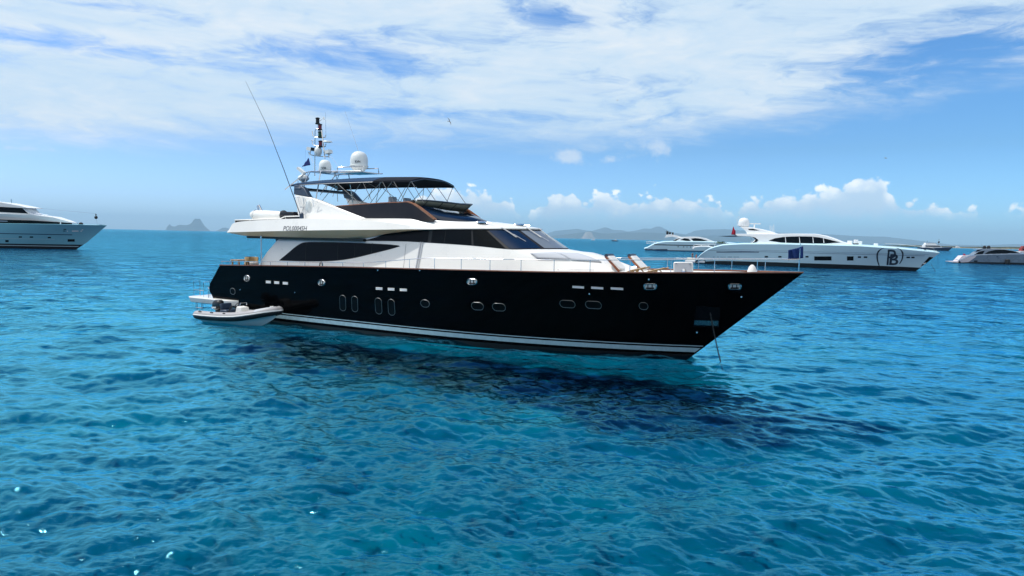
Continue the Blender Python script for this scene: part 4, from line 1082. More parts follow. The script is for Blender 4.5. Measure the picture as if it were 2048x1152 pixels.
def world_of(p): return YF.O+YF.a*p[0]-YF.s*p[1]+np.array([0, 0, p[2]])
def cloth(name, quad, mat, label, cat, nu=16, nv=8, amp=.05, waves=2.2, thick=.012, group=None):
    """flag: quad = hoist top, hoist bottom, fly bottom, fly top (world points)"""
    q = [Vector(p) for p in quad]; n = (q[3]-q[0]).cross(q[1]-q[0]).normalized(); rows = []
    for j in range(nv+1):
        v = j/nv; r = []
        for i in range(nu+1):
            u = i/nu; p = q[0].lerp(q[1], v).lerp(q[3].lerp(q[2], v), u)
            r.append(tuple(p+n*amp*u**.6*math.sin(waves*2*math.pi*u+1.3*v)+Vector((0, 0, -.25*amp*math.sin(5*u+2*v)*u))))
        rows.append(r)
    bm = bmesh.new(); grid(bm, rows); o = finish(name, bm, mat, None, ang=80, merge=0.0002)
    m = o.modifiers.new('thick', 'SOLIDIFY'); m.thickness = thick
    return tag(o, label, cat, group)
Fp = lambda px, py: tuple(world_of(YF.pt(px, py, 0.)))
cloth('blue_flag', [Fp(1606.5, 492), Fp(1606.5, 516), Fp(1577, 520), Fp(1577, 501)], M['flag'], 'blue flag flying from the bow staff of the black yacht', 'flag', amp=.07)
Fm = lambda px, py: tuple(world_of(YF.pt(px, py, .5)))
cloth('burgee', [Fm(617.5, 315.5), Fm(621, 330), Fm(605.4, 333.5), Fm(605, 333)], M['burgee'], 'small navy triangular pennant hanging left of the light mast', 'flag', amp=.03)

# anchor chain from the bow pocket into the water
bm = bmesh.new(); x0, y0, z0 = YF.on(1421, 626, HY); A = Vector((x0, -y0-.03, z0)); x1, z1 = YF.side(1446.5, 731, .2); B = Vector((x1, -.2, z1-.25))
n = 46; P = [A.lerp(B, i/n)+Vector((0, 0, -.10*math.sin(math.pi*i/n))) for i in range(n+1)]
for i in range(n):
    d = (P[i+1]-P[i]); s = d.cross(Vector((0, 1, 0))).normalized() if i % 2 else Vector((0, 1, 0))
    dn = d.normalized(); c = (P[i]+P[i+1])/2; l = d.length*.72
    tube(bm, [c+dn*l*math.cos(q*math.pi/4)+s*.027*math.sin(q*math.pi/4) for q in range(8)], .012, 4, closed=True)
o = finish('anchor_chain', bm, M['chain'], None, ang=80, merge=0); o.location = tuple(YF.O); o.rotation_euler = (0, 0, TH)
tag(o, 'anchor chain slanting from the bow pocket of the black yacht into the water', 'chain')

# ---- loose things on her decks
def at_yacht(p): return tuple(world_of(p))
DECKZ = 3.28
def lounger(px, yst, label):
    x, z = YF.side(px[0], px[1], yst)
    r = empty('sun_lounger', at_yacht((x, -yst, DECKZ)), TH, label, 'sun lounger', 'backrest loungers on the foredeck')
    bm = bmesh.new(); box(bm, (.85, 0, .28), (1.75, .68, .12)); bevel(finish('seat', bm, M['cushion'], r), .04)
    bm = bmesh.new(); slab(bm, [(-.62, -.34, .92), (-.62, .34, .92), (.0, .34, .36), (.0, -.34, .36)], [(-.50, -.34, 1.0), (-.50, .34, 1.0), (.12, .34, .44), (.12, -.34, .44)])
    bevel(finish('backrest', bm, M['cushion'], r), .03)
    bm = bmesh.new(); slab(bm, [(-.66, -.36, .92), (-.66, -.33, .92), (.0, -.33, .30), (.0, -.36, .30)], [(-.58, -.36, .98), (-.58, -.33, .98), (.08, -.33, .36), (.08, -.36, .36)]); finish('side_trim', bm, M['teak'], r)
    bm = bmesh.new(); tube(bm, [(-.6, -.34, .99), (-.6, .34, .99)], .085, 10); finish('headrest', bm, M['navypaint'], r)
    bm = bmesh.new()
    for yy in (-.3, .3): tube(bm, [(0, yy, .02), (0, yy, .24)], .025); tube(bm, [(1.5, yy, .02), (1.5, yy, .24)], .025)
    finish('leg', bm, M['steel'], r)
lounger((1243, 538), .75, 'white sun lounger with dark headrest on the foredeck, nearest the wheelhouse')
lounger((1288, 537), -.75, 'white sun lounger with dark headrest on the foredeck, nearer the bow')
def folding_chair(px, yst, label):
    x, z = YF.side(px[0], px[1], yst)
    r = empty('folding_chair', at_yacht((x, -yst, DECKZ+.05)), TH, label, 'folding chair', 'folded wooden chairs on the foredeck')
    for sg in (-1, 1):
        y = sg*.28
        bm = bmesh.new(); tube(bm, [(-.5, y, .10), (.1, y, .36), (.75, y, .52)], .028, 5); tube(bm, [(-.15, y, .02), (.25, y, .36)], .026, 5); tube(bm, [(.45, y, .02), (.05, y, .38)], .026, 5)
        tube(bm, [(.0, y, .08), (1.0, y, .14)], .028, 5); tube(bm, [(.35, y, .4), (.6, y, .16), (.95, y, .14)], .024, 5)
        finish('side_frame', bm, M['bronze'], r, ang=60)
    bm = bmesh.new()
    for k in range(6): box(bm, (-.4+k*.2, 0, .16+k*.065), (.09, .56, .02), rot=Matrix.Rotation(R_(-20), 3, 'Y'))
    finish('slat_seat', bm, M['bronze'], r)
folding_chair((1262, 541), 1.15, 'folded bronze wooden deck chair on the foredeck, the one nearer the wheelhouse')
folding_chair((1299, 541), 1.0, 'folded bronze wooden deck chair on the foredeck beside the raised locker lid')
x, z = YF.side(484, 531, 1.2)
r = empty('deck_table', at_yacht((x, -1.2, 2.75)), TH, 'low wooden table on the aft deck of the black yacht', 'table')
bm = bmesh.new(); box(bm, (0, 0, .52), (.75, 1.1, .06)); bevel(finish('tabletop', bm, M['wood'], r), .015)
for sx in (-1, 1):
    for sy in (-1, 1):
        bm = bmesh.new(); box(bm, (sx*.3, sy*.45, .26), (.07, .07, .46)); finish('leg', bm, M['wood'], r)
x, z = YF.side(506, 529, 1.2)
r = empty('deck_chair', at_yacht((x, -1.3, 2.75)), TH, 'rounded wicker armchair on the aft deck beside the pillar', 'chair')
bm = bmesh.new(); box(bm, (0, 0, .36), (.6, .6, .14)); bevel(finish('seat', bm, M['cushion'], r), .04)
bm = bmesh.new(); rows = [[(.38*math.cos(a)*q, .38*math.sin(a)*q, zz) for a in [R_(60+240*i/12) for i in range(13)]] for zz, q in ((.0, .9), (.3, 1.), (.7, 1.05), (.74, 1.0), (.70, .93), (.3, .9))]
grid(bm, rows); finish('backrest', bm, M['wood'], r)

# ================================================================== INFLATABLE TENDER
def build_tender():
    c0 = YF.O+YF.a*(2.4)+YF.s*4.5
    th = TH+R_(4)
    r = empty('inflatable_tender', (c0[0], c0[1], .02), th, 'grey and black rigid inflatable tender lying alongside the stern of the black yacht', 'tender')
    L0, L1 = -2.55, 3.15
    # tube centre line
    cl = [(L0, .86, .40), (-1.6, .88, .40), (-.4, .88, .42), (.8, .86, .50), (1.8, .74, .66), (2.55, .48, .82), (2.95, .18, .90), (3.02, 0, .91)]
    P = [Vector(p) for p in smoothline(cl, 5)]
    rows = []; rad = [lerp([(0, .10), (1.2, .25), (3, .26), (30, .25), (35, .22)], i) for i in range(len(P))]
    def ring(i, k, rr=None, squash=1.):
        d = (P[min(i+1, len(P)-1)]-P[max(i-1, 0)]).normalized()
        if i == len(P)-1: d = Vector((0, -1, 0))
        a = d.cross(Vector((0, 0, 1))).normalized()*-1; b = Vector((0, 0, 1)); q = rad[i] if rr is None else rr[i]
        return [tuple(P[i]+(a*math.cos(2*math.pi*j/k)+b*math.sin(2*math.pi*j/k))*q) for j in range(k)]
    k = 20
    rows = [ring(i, k) for i in range(len(P))]
    bm = bmesh.new()
    for R0, fl in ((rows, False), (mir(rows), True)):
        vs = [[bm.verts.new(p) for p in rw] for rw in R0]
        for i in range(len(vs)-1):
            for j in range(k):
                f = bm.faces.new([vs[i][j], vs[i][(j+1) % k], vs[i+1][(j+1) % k], vs[i+1][j]])
                a = (j+.5)/k*360        # 0 = outboard, 90 = top
                f.material_index = 1 if (a > 285 or a < 350 and a > 240) and a < 352 else 0
                if 352 <= a or a < 10: f.material_index = 2
        bm.faces.new(vs[0])
    tb = finish('inflatable_tube', bm, [M['tube'], M['rubber'], M['tubestripe']], r, ang=50)
    bm = bmesh.new()
    for sg in (1, -1):
        for dz, rr, mi in ((.03, .022, 0), (-.03, .016, 1)):
            tube(bm, [(p.x, sg*(p.y+math.sqrt(max(.0, q*q-dz*dz))), p.z+dz) if p.y > .3 else (p.x+math.sqrt(max(0, q*q-dz*dz))*(1-p.y/.3)*.95+.05, sg*(p.y+q*p.y/.3*.8), p.z+dz) for p, q in zip(P[1:], rad[1:])], rr, 5, mi)
    finish('rub_strake', bm, [M['tubestripe'], M['navypaint']], tb, ang=60)
    bm = bmesh.new()
    for sg in (1, -1):
        for x in (-1.9, -.95, .05): tube(bm, [(x-.12, sg*1.02, .60), (x-.06, sg*1.05, .66), (x+.06, sg*1.05, .66), (x+.12, sg*1.02, .60)], .025, 5)
    finish('grab_handle', bm, M['rubber'], tb)
    bm = bmesh.new()
    A = [(p.x-.02, p.y-.1, p.z+.12) for p in P[20:]];
    rows = [[(p.x, p.y+q*math.cos(a)*1.03, p.z+q*math.sin(a)*1.03) for a in [R_(v) for v in (25, 50, 75, 100, 130)]] for p, q in zip(P[22:33], rad[22:33])]
    grid(bm, rows); grid(bm, mir(rows), flip=True); finish('bow_patch', bm, M['grey'], tb)
    # rigid hull: v-bottom rising to the bow
    ru = []
    for i in range(0, 31):
        u = i/30; x = L0+.1+(5.35)*u
        w = .80*(1-max(0, (u-.45)/.55)**2.3); z = .25+.05*u+.5*max(0, (u-.45)/.55)**1.7
        zk = -.25+.78*max(0, (u-.55)/.45)**2.0
        ru.append([(x, -w, z), (x, -w*.9, z-.12), (x, -w*.45, (zk+z-.12)*.5-.02), (x, 0, zk)])
    bm = bmesh.new(); grid(bm, ru); grid(bm, mir(ru), flip=True); A = ru[0]; grid(bm, [A, mir([A])[0]])
    # floor
    fl = [[(q[0][0], q[0][1], .34+.3*max(0, (i/30-.5)/.5)**2), (q[0][0], -q[0][1], .34+.3*max(0, (i/30-.5)/.5)**2)] for i, q in enumerate(ru)]
    grid(bm, fl); finish('rigid_hull', bm, M['white'], r, ang=30)
    # console, seat, wheel
    bm = bmesh.new(); slab(bm, [(.0, -.3, .35), (.62, -.3, .35), (.62, .3, .35), (.0, .3, .35)], [(.15, -.26, 1.0), (.56, -.28, .95), (.56, .28, .95), (.15, .26, 1.0)]); c = finish('steering_console', bm, M['cushion'], r); bevel(c, .05)
    bm = bmesh.new(); tube(bm, [(.05+.08*math.cos(a)-.1, .17*math.sin(a), 1.0+.16*math.cos(a)) for a in [2*math.pi*i/14 for i in range(14)]], .018, 5, closed=True); tube(bm, [(-.05, 0, 1.), (.12, 0, .98)], .02); finish('steering_wheel', bm, M['rubber'], c)
    bm = bmesh.new(); tube(bm, [(.4, -.25, 1.05), (.42, -.22, 1.2), (.42, .22, 1.2), (.4, .25, 1.05)], .02, 5); finish('grab_rail', bm, M['steel'], c)
    bm = bmesh.new(); box(bm, (-.75, 0, .55), (.55, .85, .40)); box(bm, (-.98, 0, .92), (.12, .8, .36), rot=Matrix.Rotation(R_(-14), 3, 'Y')); bevel(finish('bench_seat', bm, M['navypaint'], r), .06)
    bm = bmesh.new(); tube(bm, [(-.45, -.35, .5), (-.2, -.3, 1.0), (-.15, -.3, .95)], .04, 5); tube(bm, [(-.35, .25, .5), (-.1, .2, .95)], .04, 5); finish('throttle_lever', bm, M['rubber'], r)
    bm = bmesh.new(); tube(bm, [(2.55, -.1, .98), (2.6, -.1, 1.12), (2.6, .1, 1.12), (2.55, .1, .98)], .03, 5); box(bm, (2.66, 0, 1.02), (.2, .2, .08)); finish('bow_fitting', bm, M['white'], r)
    # outboard: cowl, leg
    bm = bmesh.new(); rows = []
    for z, sx, sy, ox in ((.62, .24, .16, 0), (.70, .33, .22, 0), (.86, .36, .235, .0), (1.0, .35, .23, .02), (1.12, .30, .2, .05), (1.18, .2, .13, .07), (1.19, .02, .02, .07)):
        rows.append([(-2.5+ox+sx*math.copysign(abs(math.cos(a))**.7, math.cos(a)), sy*math.copysign(abs(math.sin(a))**.7, math.sin(a)), z) for a in [2*math.pi*i/20 for i in range(20)]])
    vs = grid(bm, rows, closed=True); bm.faces.new(vs[0]); m = finish('outboard_motor', bm, M['motor'], r, ang=60)
    bm = bmesh.new(); slab(bm, [(-2.78, -.2, .68), (-2.4, -.245, .72), (-2.4, -.25, .80), (-2.78, -.22, .78)], [(-2.78, .2, .68), (-2.4, .245, .72), (-2.4, .25, .80), (-2.78, .22, .78)]); finish('cowl_stripe', bm, M['lamp'], m)
    bm = bmesh.new(); box(bm, (-2.5, 0, .25), (.22, .14, .8)); box(bm, (-2.28, 0, .5), (.3, .3, .16)); finish('outboard_leg', bm, M['rubber'], m)
    r.scale = (.95, .95, .95)
    for ch in r.children:
        if ch.name.startswith('outboard'): ch.location.x = .85; ch.location.z = .06
    return r
build_tender()
# ================================================================== THE OTHER BOATS
def far_hull(name, F, H, mat, parent, boot=None, bootmat='boot', crown=.3, inset=.8, nu=90, nf=10):
    bm = bmesh.new(); H.mesh(bm, nu, nf, boot=boot)
    us = [1-(1-i/nu)**1.15 for i in range(nu+1)]
    A = [H.at(u, 1.) for u in us]
    r0 = [(x, -y, z) for x, y, z in A]; r1 = [(x-.15*(i/nu), -max(0, y-.22), z+crown*.55) for i, (x, y, z) in enumerate(A)]
    r2 = [(x-.5*(i/nu), -max(0, y-inset), z+crown) for i, (x, y, z) in enumerate(A)]; r3 = [(p[0], 0, p[2]+.1) for p in r2]
    g = [r0, r1, r2, r3]; grid(bm, g); grid(bm, mir(g), flip=True)
    return finish(name, bm, [M[mat], M[bootmat]], parent, ang=40, merge=.002)
def prof(name, F, px, ys, mat, parent, lean=0., z0=None, bev=.08, label=None, yfun=None):
    """solid from a side outline: starboard and port faces at +-ys, leaning inward with height"""
    P = [F.side(a, b, ys) for a, b in px]; zr = min(z for x, z in P) if z0 is None else z0
    Y = lambda x, z: max(.05, (yfun(x) if yfun else ys)-lean*(z-zr))
    bm = bmesh.new(); slab(bm, [(x, -Y(x, z), z) for x, z in P], [(x, Y(x, z), z) for x, z in P])
    o = finish(name, bm, M[mat], parent, ang=35, label=label)
    if bev: bevel(o, bev, 3, 25)
    return o
def plate(name, F, px, ys, mat, parent, lean=0., z0=0., off=.03, yfun=None, both=True):
    """thin panels set proud of a prof() side"""
    P = [F.side(a, b, ys) for a, b in px]; res = None
    for sg in ((1, -1) if both else (1,)):
        bm = bmesh.new(); Y = lambda x, z: max(.05, (yfun(x) if yfun else ys)-lean*(z-z0))+off
        slab(bm, [(x, -sg*Y(x, z), z) for x, z in P], [(x, -sg*(Y(x, z)-.06), z) for x, z in P])
        res = finish(name, bm, M[mat], parent, ang=50)
    return res
def hull_panels(name, F, H, boxes, mat, parent, off=.02):
    for (a, b, c, d) in boxes:
        bm = bmesh.new(); n = 6
        pts = [(a+(c-a)*i/n, b) for i in range(n+1)]+[(c-(c-a)*i/n, d) for i in range(n+1)]
        decal(bm, F, H.Y, pts, off); finish(name, bm, M[mat], parent)
def dome_at(name, F, px, ytop, ybot, ys, rpx, mat, parent, flat=.9):
    x, zt = F.side(px, ytop, ys); _, zb = F.side(px, ybot, ys); h = zt-zb; x2, _ = F.side(px+rpx, ytop, ys); r = abs(x2-x)*math.cos(F.th) if False else abs(rpx)*np.linalg.norm((F.O+F.a*x)[:2])/FPX
    bm = bmesh.new(); lathe(bm, [(r*.75, 0), (r, h*.12), (r, h*.45), (r*.9, h*.7), (r*.6, h*.92), (0, h)], (x, -ys, zb), 20); return finish(name, bm, M[mat], parent, ang=50)
def person(F, loc, h, top, leg, label, arm=.1):
    """small standing figure, one continuous skinned body; clothes are separate children"""
    def skinned(name, V, E, mat, parent, sub=1):
        me = bpy.data.meshes.new(name); me.from_pydata([Vector(v[:3])*h for v in V], E, []); o = bpy.data.objects.new(name, me); COL.objects.link(o)
        sk = o.modifiers.new('skin', 'SKIN'); 
        for v, d in zip(V, me.skin_vertices[0].data): d.radius = (v[3]*h, v[3]*h*.85)
        me.skin_vertices[0].data[0].use_root = True
        m = o.modifiers.new('sub', 'SUBSURF'); m.levels = m.render_levels = sub
        me.materials.append(M[mat])
        if parent: o.parent = parent
        return o
    V = [(0, 0, .52, .075), (0, 0, .66, .07), (0, 0, .80, .085), (0, 0, .86, .03), (0.01, 0, .93, .055), (0.01, 0, .99, .04)]
    E = [(0, 1), (1, 2), (2, 3), (3, 4), (4, 5)]
    for sg in (1, -1):
        i = len(V); V += [(0, sg*.05, .47, .055), (.01, sg*.055, .28, .038), (-.005, sg*.055, .05, .022), (.05, sg*.06, .015, .02)]; E += [(0, i), (i, i+1), (i+1, i+2), (i+2, i+3)]
        i = len(V); V += [(0, sg*.105, .80, .035), (arm*.3, sg*.13, .63, .025), (arm, sg*.12, .50, .018), (arm+.02, sg*.12, .45, .016)]; E += [(2, i), (i, i+1), (i+1, i+2), (i+2, i+3)]
    o = skinned('person', V, E, 'skin', None)
    w = F.O+F.a*loc[0]-F.s*loc[1]; o.location = (w[0], w[1], loc[2]); o.rotation_euler = (0, 0, F.th+1.9)
    tag(o, label, 'person')
    V = [(0, 0, .55, .085), (0, 0, .68, .082), (0, 0, .80, .095), (0, .09, .80, .045), (0, -.09, .80, .045)]; skinned('shirt', V, [(0, 1), (1, 2), (2, 3), (2, 4)], top, o)
    V = [(0, 0, .53, .085), (0, .05, .46, .065), (.01, .055, .33, .05), (0, -.05, .46, .065), (.01, -.055, .33, .05)]; skinned('trousers', V, [(0, 1), (1, 2), (0, 3), (3, 4)], leg, o)
    V = [(0, 0, .955, .05), (-.01, 0, .99, .045)]; skinned('hair', V, [(0, 1)], 'rubber', o)
    return o

# ---- white yacht with the monogram, right
def build_monogram_yacht():
    th = R_(-29); B = onz(1833, 541.5); F = Frame(B-42*np.array([math.cos(th), math.sin(th), 0]), th)
    r = empty('white_yacht', tuple(F.O), th, 'long white motor yacht with a dark monogram between brackets on its bow', 'yacht')
    S = lambda px, py, y: F.side(px, py, y)
    sh = [S(*p, 4.0) for p in ((1391, 521.5), (1396, 516.5), (1402, 510.5), (1409, 505), (1417, 500), (1427, 495.8), (1447.5, 490.6), (1484.6, 488.6), (1560, 488.6), (1640, 490.2), (1720, 492.5))]
    tip = S(1879.5, 505.7, 0.); sh += [(sh[-1][0]+(tip[0]-sh[-1][0])*.5, sh[-1][1]+(tip[1]-sh[-1][1])*.36), tip]
    sh = [(a, b) for a, b in sh]
    H = Hull(sh, stem=[(-.2, 41.8), (0, 42.), (tip[1], tip[0])], stern=[(-.2, sh[0][0]-.2), (9, sh[0][0]-.2)], B0=3.4, B1=4.2, zb=-.1, u0=.42, u1=.5, p0=2.0, p1=2.6, aft=.12)
    h = far_hull('hull', F, H, 'tintedfar', r, boot=.62, crown=.30, inset=1.0)
    # styling groove, grille, windows
    bm = bmesh.new(); H.band(bm, 2.95, 3.02, .06, .96, .01); H.band(bm, 3.25, 3.29, .10, .97, .01); finish('styling_line', bm, M['greyfar'], h)
    hull_panels('hull_window', F, H, [(1529.5, 512, 1536, 515), (1556.5, 512, 1563, 515), (1611, 512, 1617, 515), (1628.5, 512.7, 1663, 520.8), (1694, 512.7, 1707, 521), (1715.7, 512.6, 1722, 515.6), (1727.6, 512.8, 1734.6, 515.8), (1813, 513.3, 1820, 516), (1822.7, 513.4, 1829, 516.2)], 'glass', h)
    hull_panels('grille_and_lettering', F, H, [(1433, 502.8, 1518, 505.2)], 'greyfar', h)
    hull_panels('grille_and_lettering', F, H, [(1426, 529.5-16, 1430, 514.4), (1434, 513.4, 1438, 514.4), (1440, 513.5, 1452, 514.3), (1455, 513.4, 1464, 514.4), (1467, 513.5, 1478, 514.3)], 'greyfar', h)  # small dashes standing for lettering too fine to read
    # monogram: P over B between two brackets
    bm = bmesh.new()
    for pts, w in (([(1768, 495.6), (1760, 499.5), (1755, 506), (1754, 513), (1755, 522), (1758.5, 532)], .17), ([(1793, 495.8), (1800, 499), (1804.4, 504.5), (1805, 511), (1803.5, 519), (1799, 527.5)], .17)):
        Q = smoothline([(a, b, 0.) for a, b in pts], 4); P3 = []
        for a, b, _ in Q:
            x, y, z = F.on(a, b, H.Y); P3.append((x, -y-.02, z))
        rw = []
        for i, p in enumerate(P3):
            k = w*(1-.55*abs(i/(len(P3)-1)*2-1)**3); rw.append([(p[0]-k, p[1], p[2]), (p[0]+k, p[1], p[2])])
        grid(bm, rw)
    lettering(bm, F, H.Y, 'P', (1773, 530), 19, 31, .01, .10, .0, off=.03)
    lettering(bm, F, H.Y, 'B', (1778, 530), 18.5, 22, .01, .12, .02, off=.025)
    finish('monogram', bm, M['text'], h, smooth=False, merge=0)
    bm = bmesh.new(); decal(bm, F, H.Y, [(1858.5, 513.6), (1867, 514.6), (1853, 526.5), (1842, 533), (1843.5, 529.5)], .02); finish('anchor_pocket', bm, M['glass'], h)
    bm = bmesh.new(); decal(bm, F, H.Y, [(1846, 526), (1853, 525), (1850, 528), (1846.5, 528.5)], .035); finish('bow_fitting', bm, M['white'], h)
    # superstructure
    z0 = F.side(1560, 488, 3.2)[1]
    up = prof('superstructure', F, [(1494, 492), (1505, 484), (1511, 478), (1500, 473.2), (1474, 472.5), (1470, 467.6), (1553, 467.6), (1590, 467.2), (1631, 467.6), (1648, 470.6), (1664, 475.6), (1683, 483.2), (1706, 489.5), (1706, 493)], 3.1, 'whitefar', r, lean=.10, z0=z0, bev=.16)
    plate('saloon_window', F, [(1537, 481.2), (1550, 476.5), (1566, 474), (1582, 473), (1602, 472.7), (1621, 473), (1640, 475), (1660, 479.5), (1681, 484.8), (1650, 487), (1621, 486.7), (1590, 486), (1562, 485)], 3.1, 'glass', up, lean=.10, z0=z0, off=.03)
    for px in (1570, 1598, 1625, 1646):
        plate('window_mullion', F, [(px, 474), (px+1, 474), (px+2.5, 485.8), (px+1, 485.8)], 3.1, 'whitefar', up, lean=.10, z0=z0, off=.045)
    plate('side_black_arc', F, [(1504, 473.5), (1511, 475.5), (1516.5, 480), (1513, 484), (1504, 486), (1510, 482), (1510.5, 478.5)], 3.12, 'glass', up, lean=.1, z0=z0, off=.03)  # black arc plate by the aft pillar
    fin = prof('radar_arch', F, [(1480.7, 453.8), (1497, 453.8), (1520, 458), (1540, 463), (1552, 468), (1494, 468), (1491, 462)], 2.1, 'whitefar', r, lean=.12, bev=.1)
    plate('arch_opening', F, [(1496, 458), (1506, 457.5), (1518, 461), (1508, 460.8), (1498, 460)], 2.1, 'glass', fin, lean=.12, z0=F.side(1494, 468, 2.1)[1], off=.03)
    dome_at('satellite_dome', F, 1488.2, 435.3, 453.8, .0, 10.2, 'whitefar', fin)
    bm = bmesh.new(); x, z = F.side(1509, 447.5, 0); box(bm, (x, 0, z), (2.6, .25, .22)); box(bm, (x, 0, z-.5), (.25, .25, 1.0)); finish('radar_scanner', bm, M['whitefar'], fin)
    bm = bmesh.new()
    for a, b, c in ((1478, 432, 452), (1474, 437, 452), (1540, 451, 464), (1544, 452, 464), (1547.5, 449, 466)):
        x, z = F.side(a, b, .4); x2, z2 = F.side(a+.8, c, .4); tube(bm, [(x, -.4, z), (x2, -.4, z2)], .045, 5)
    finish('whip_antenna', bm, M['whitefar'], fin)
    bm = bmesh.new(); P = [F.side(*p, 2.6) for p in ((1434.5, 472.2), (1478, 470.6), (1478, 472.8), (1452, 473.4))]
    slab(bm, [(x, -2.6, z) for x, z in P], [(x, 2.6, z) for x, z in P]); finish('aft_awning', bm, M['navypaint'], r)
    bm = bmesh.new()
    for px in (1501.5, 1503):
        x, z = F.side(px, 474, 2.7); x2, z2 = F.side(px, 488, 2.7); tube(bm, [(x, -2.7, z), (x2, -2.7, z2)], .05, 5)
    finish('awning_pole', bm, M['steel'], r)
    # aft sweep of the port bulwark with its rail
    bm = bmesh.new()
    for pts in ([(1386, 497.5), (1389, 494), (1400, 492.6), (1416, 492.6), (1428, 495.5)], [(1385.5, 495.5), (1387.5, 490.5), (1392, 489.5), (1416, 488.2), (1431, 488)], [(1402, 492.4), (1403.5, 489.2)], [(1417, 492.6), (1418, 488.3)], [(1427, 495.2), (1431, 488)]):
        tube(bm, [F.pt(a, b, -3.9) for a, b in pts], .16 if pts[0][1] == 497.5 else .05, 6)
    finish('stern_rail', bm, M['whitefar'], r)
    # foredeck fittings and bow rail
    bm = bmesh.new(); x, z = F.side(1711.5, 489.6, 1.5); box(bm, (x, -1.5, z), (1.0, .8, .6)); finish('deck_hatch', bm, M['rubber'], r)
    bm = bmesh.new()
    for (px, py, w, hh) in ((1700, 483.5, .9, .6), (1712, 483, .8, .9), (1719, 485, 1., .7), (1752, 488, .8, .4)):
        x, z = F.side(px, py, 0); box(bm, (x, 0, z-.3), (w, .8, hh+.4))
    bevel(finish('foredeck_locker', bm, M['whitefar'], r), .08)
    bm = bmesh.new(); P = [F.pt(a, b, .9) for a, b in ((1770, 487.2), (1800, 488.5), (1830, 491.5), (1868, 496.5))]; Q = [F.pt(a, b, .9) for a, b in ((1770, 494), (1800, 496.5), (1830, 499.5), (1868, 504))]
    tube(bm, P, .035, 5)
    for a, b in zip(P, Q): tube(bm, [a, b], .03, 5)
    P2 = [(p[0], -p[1], p[2]) for p in P]; tube(bm, P2, .035, 5)
    finish('bow_rail', bm, M['steel'], r)
    # stern platform
    bm = bmesh.new(); x, z = F.side(1388, 519.5, 2.5); box(bm, (x+.4, 0, z-.35), (4.4, 6.6, .5)); bevel(finish('swim_platform', bm, M['whitefar'], r), .1)
    bm = bmesh.new(); x, z = F.side(1381, 517, 2.0); box(bm, (x, -1.6, z), (1.6, .8, .35)); bevel(finish('platform_cushion', bm, M['cream'], r), .1)
    zdeck = F.side(1388, 519.5, 2.5)[1]-.1
    # things aboard
    x, z = F.side(1384.8, 517, 2.2)
    person(F, (x, -2.2, zdeck), 1.72, 'darkcloth', 'darkcloth', 'person in dark clothes standing on the stern platform of the monogrammed white yacht')
    x, z = F.side(1392.5, 517, 1.5)
    person(F, (x, -1.5, zdeck-.1), 1.45, 'redcloth', 'redcloth', 'person in red clothes on the stern platform of the monogrammed white yacht', .16)
    x, z = F.side(1442, 489.5, 0.)
    w = F.O+F.a*x; p = empty('potted_plant', (w[0], w[1], z-.1), 0, 'green leafy plant in a pot on the aft deck of the monogrammed white yacht', 'plant')
    bm = bmesh.new(); lathe(bm, [(.25, -.5), (.35, .1), (.3, .12), (0, .1)], n=12); finish('pot', bm, M['navypaint'], p)
    bm = bmesh.new()
    for i in range(260):
        c = Vector((rnd.gauss(0, .55), rnd.gauss(0, .35), .4+abs(rnd.gauss(0, .22)))); a = Vector((rnd.uniform(-1, 1), rnd.uniform(-1, 1), rnd.uniform(-.5, 1))).normalized()*.16; b = a.cross(Vector((rnd.random(), rnd.random(), rnd.random()))).normalized()*.05
        bm.faces.new([bm.verts.new(q) for q in (c-a, c+b, c+a, c-b)])
    finish('foliage', bm, M['leaf'], p, merge=0)
    Fw = lambda a, b: tuple(F.O+F.a*F.side(a, b, 0.)[0]+np.array([0, 0, F.side(a, b, 0.)[1]]))
    cloth('red_ensign', [Fw(1466.5, 452.5), Fw(1462.5, 469), Fw(1471, 470.5), Fw(1470.5, 462)], M['red'], 'red ensign drooping behind the radar arch of the white yacht', 'flag', amp=.25, waves=1.2, thick=.03)
    bm = bmesh.new(); a = Vector(F.pt(1861, 526, .3)); b = Vector(F.pt(1871.5, 544, .3)); tube(bm, [a, b], .035, 5); o = finish('anchor_line', bm, M['chain']); o.location = tuple(F.O); o.rotation_euler = (0, 0, th)
    tag(o, 'thin anchor line running from the monogrammed bow into the water', 'anchor line')
build_monogram_yacht()

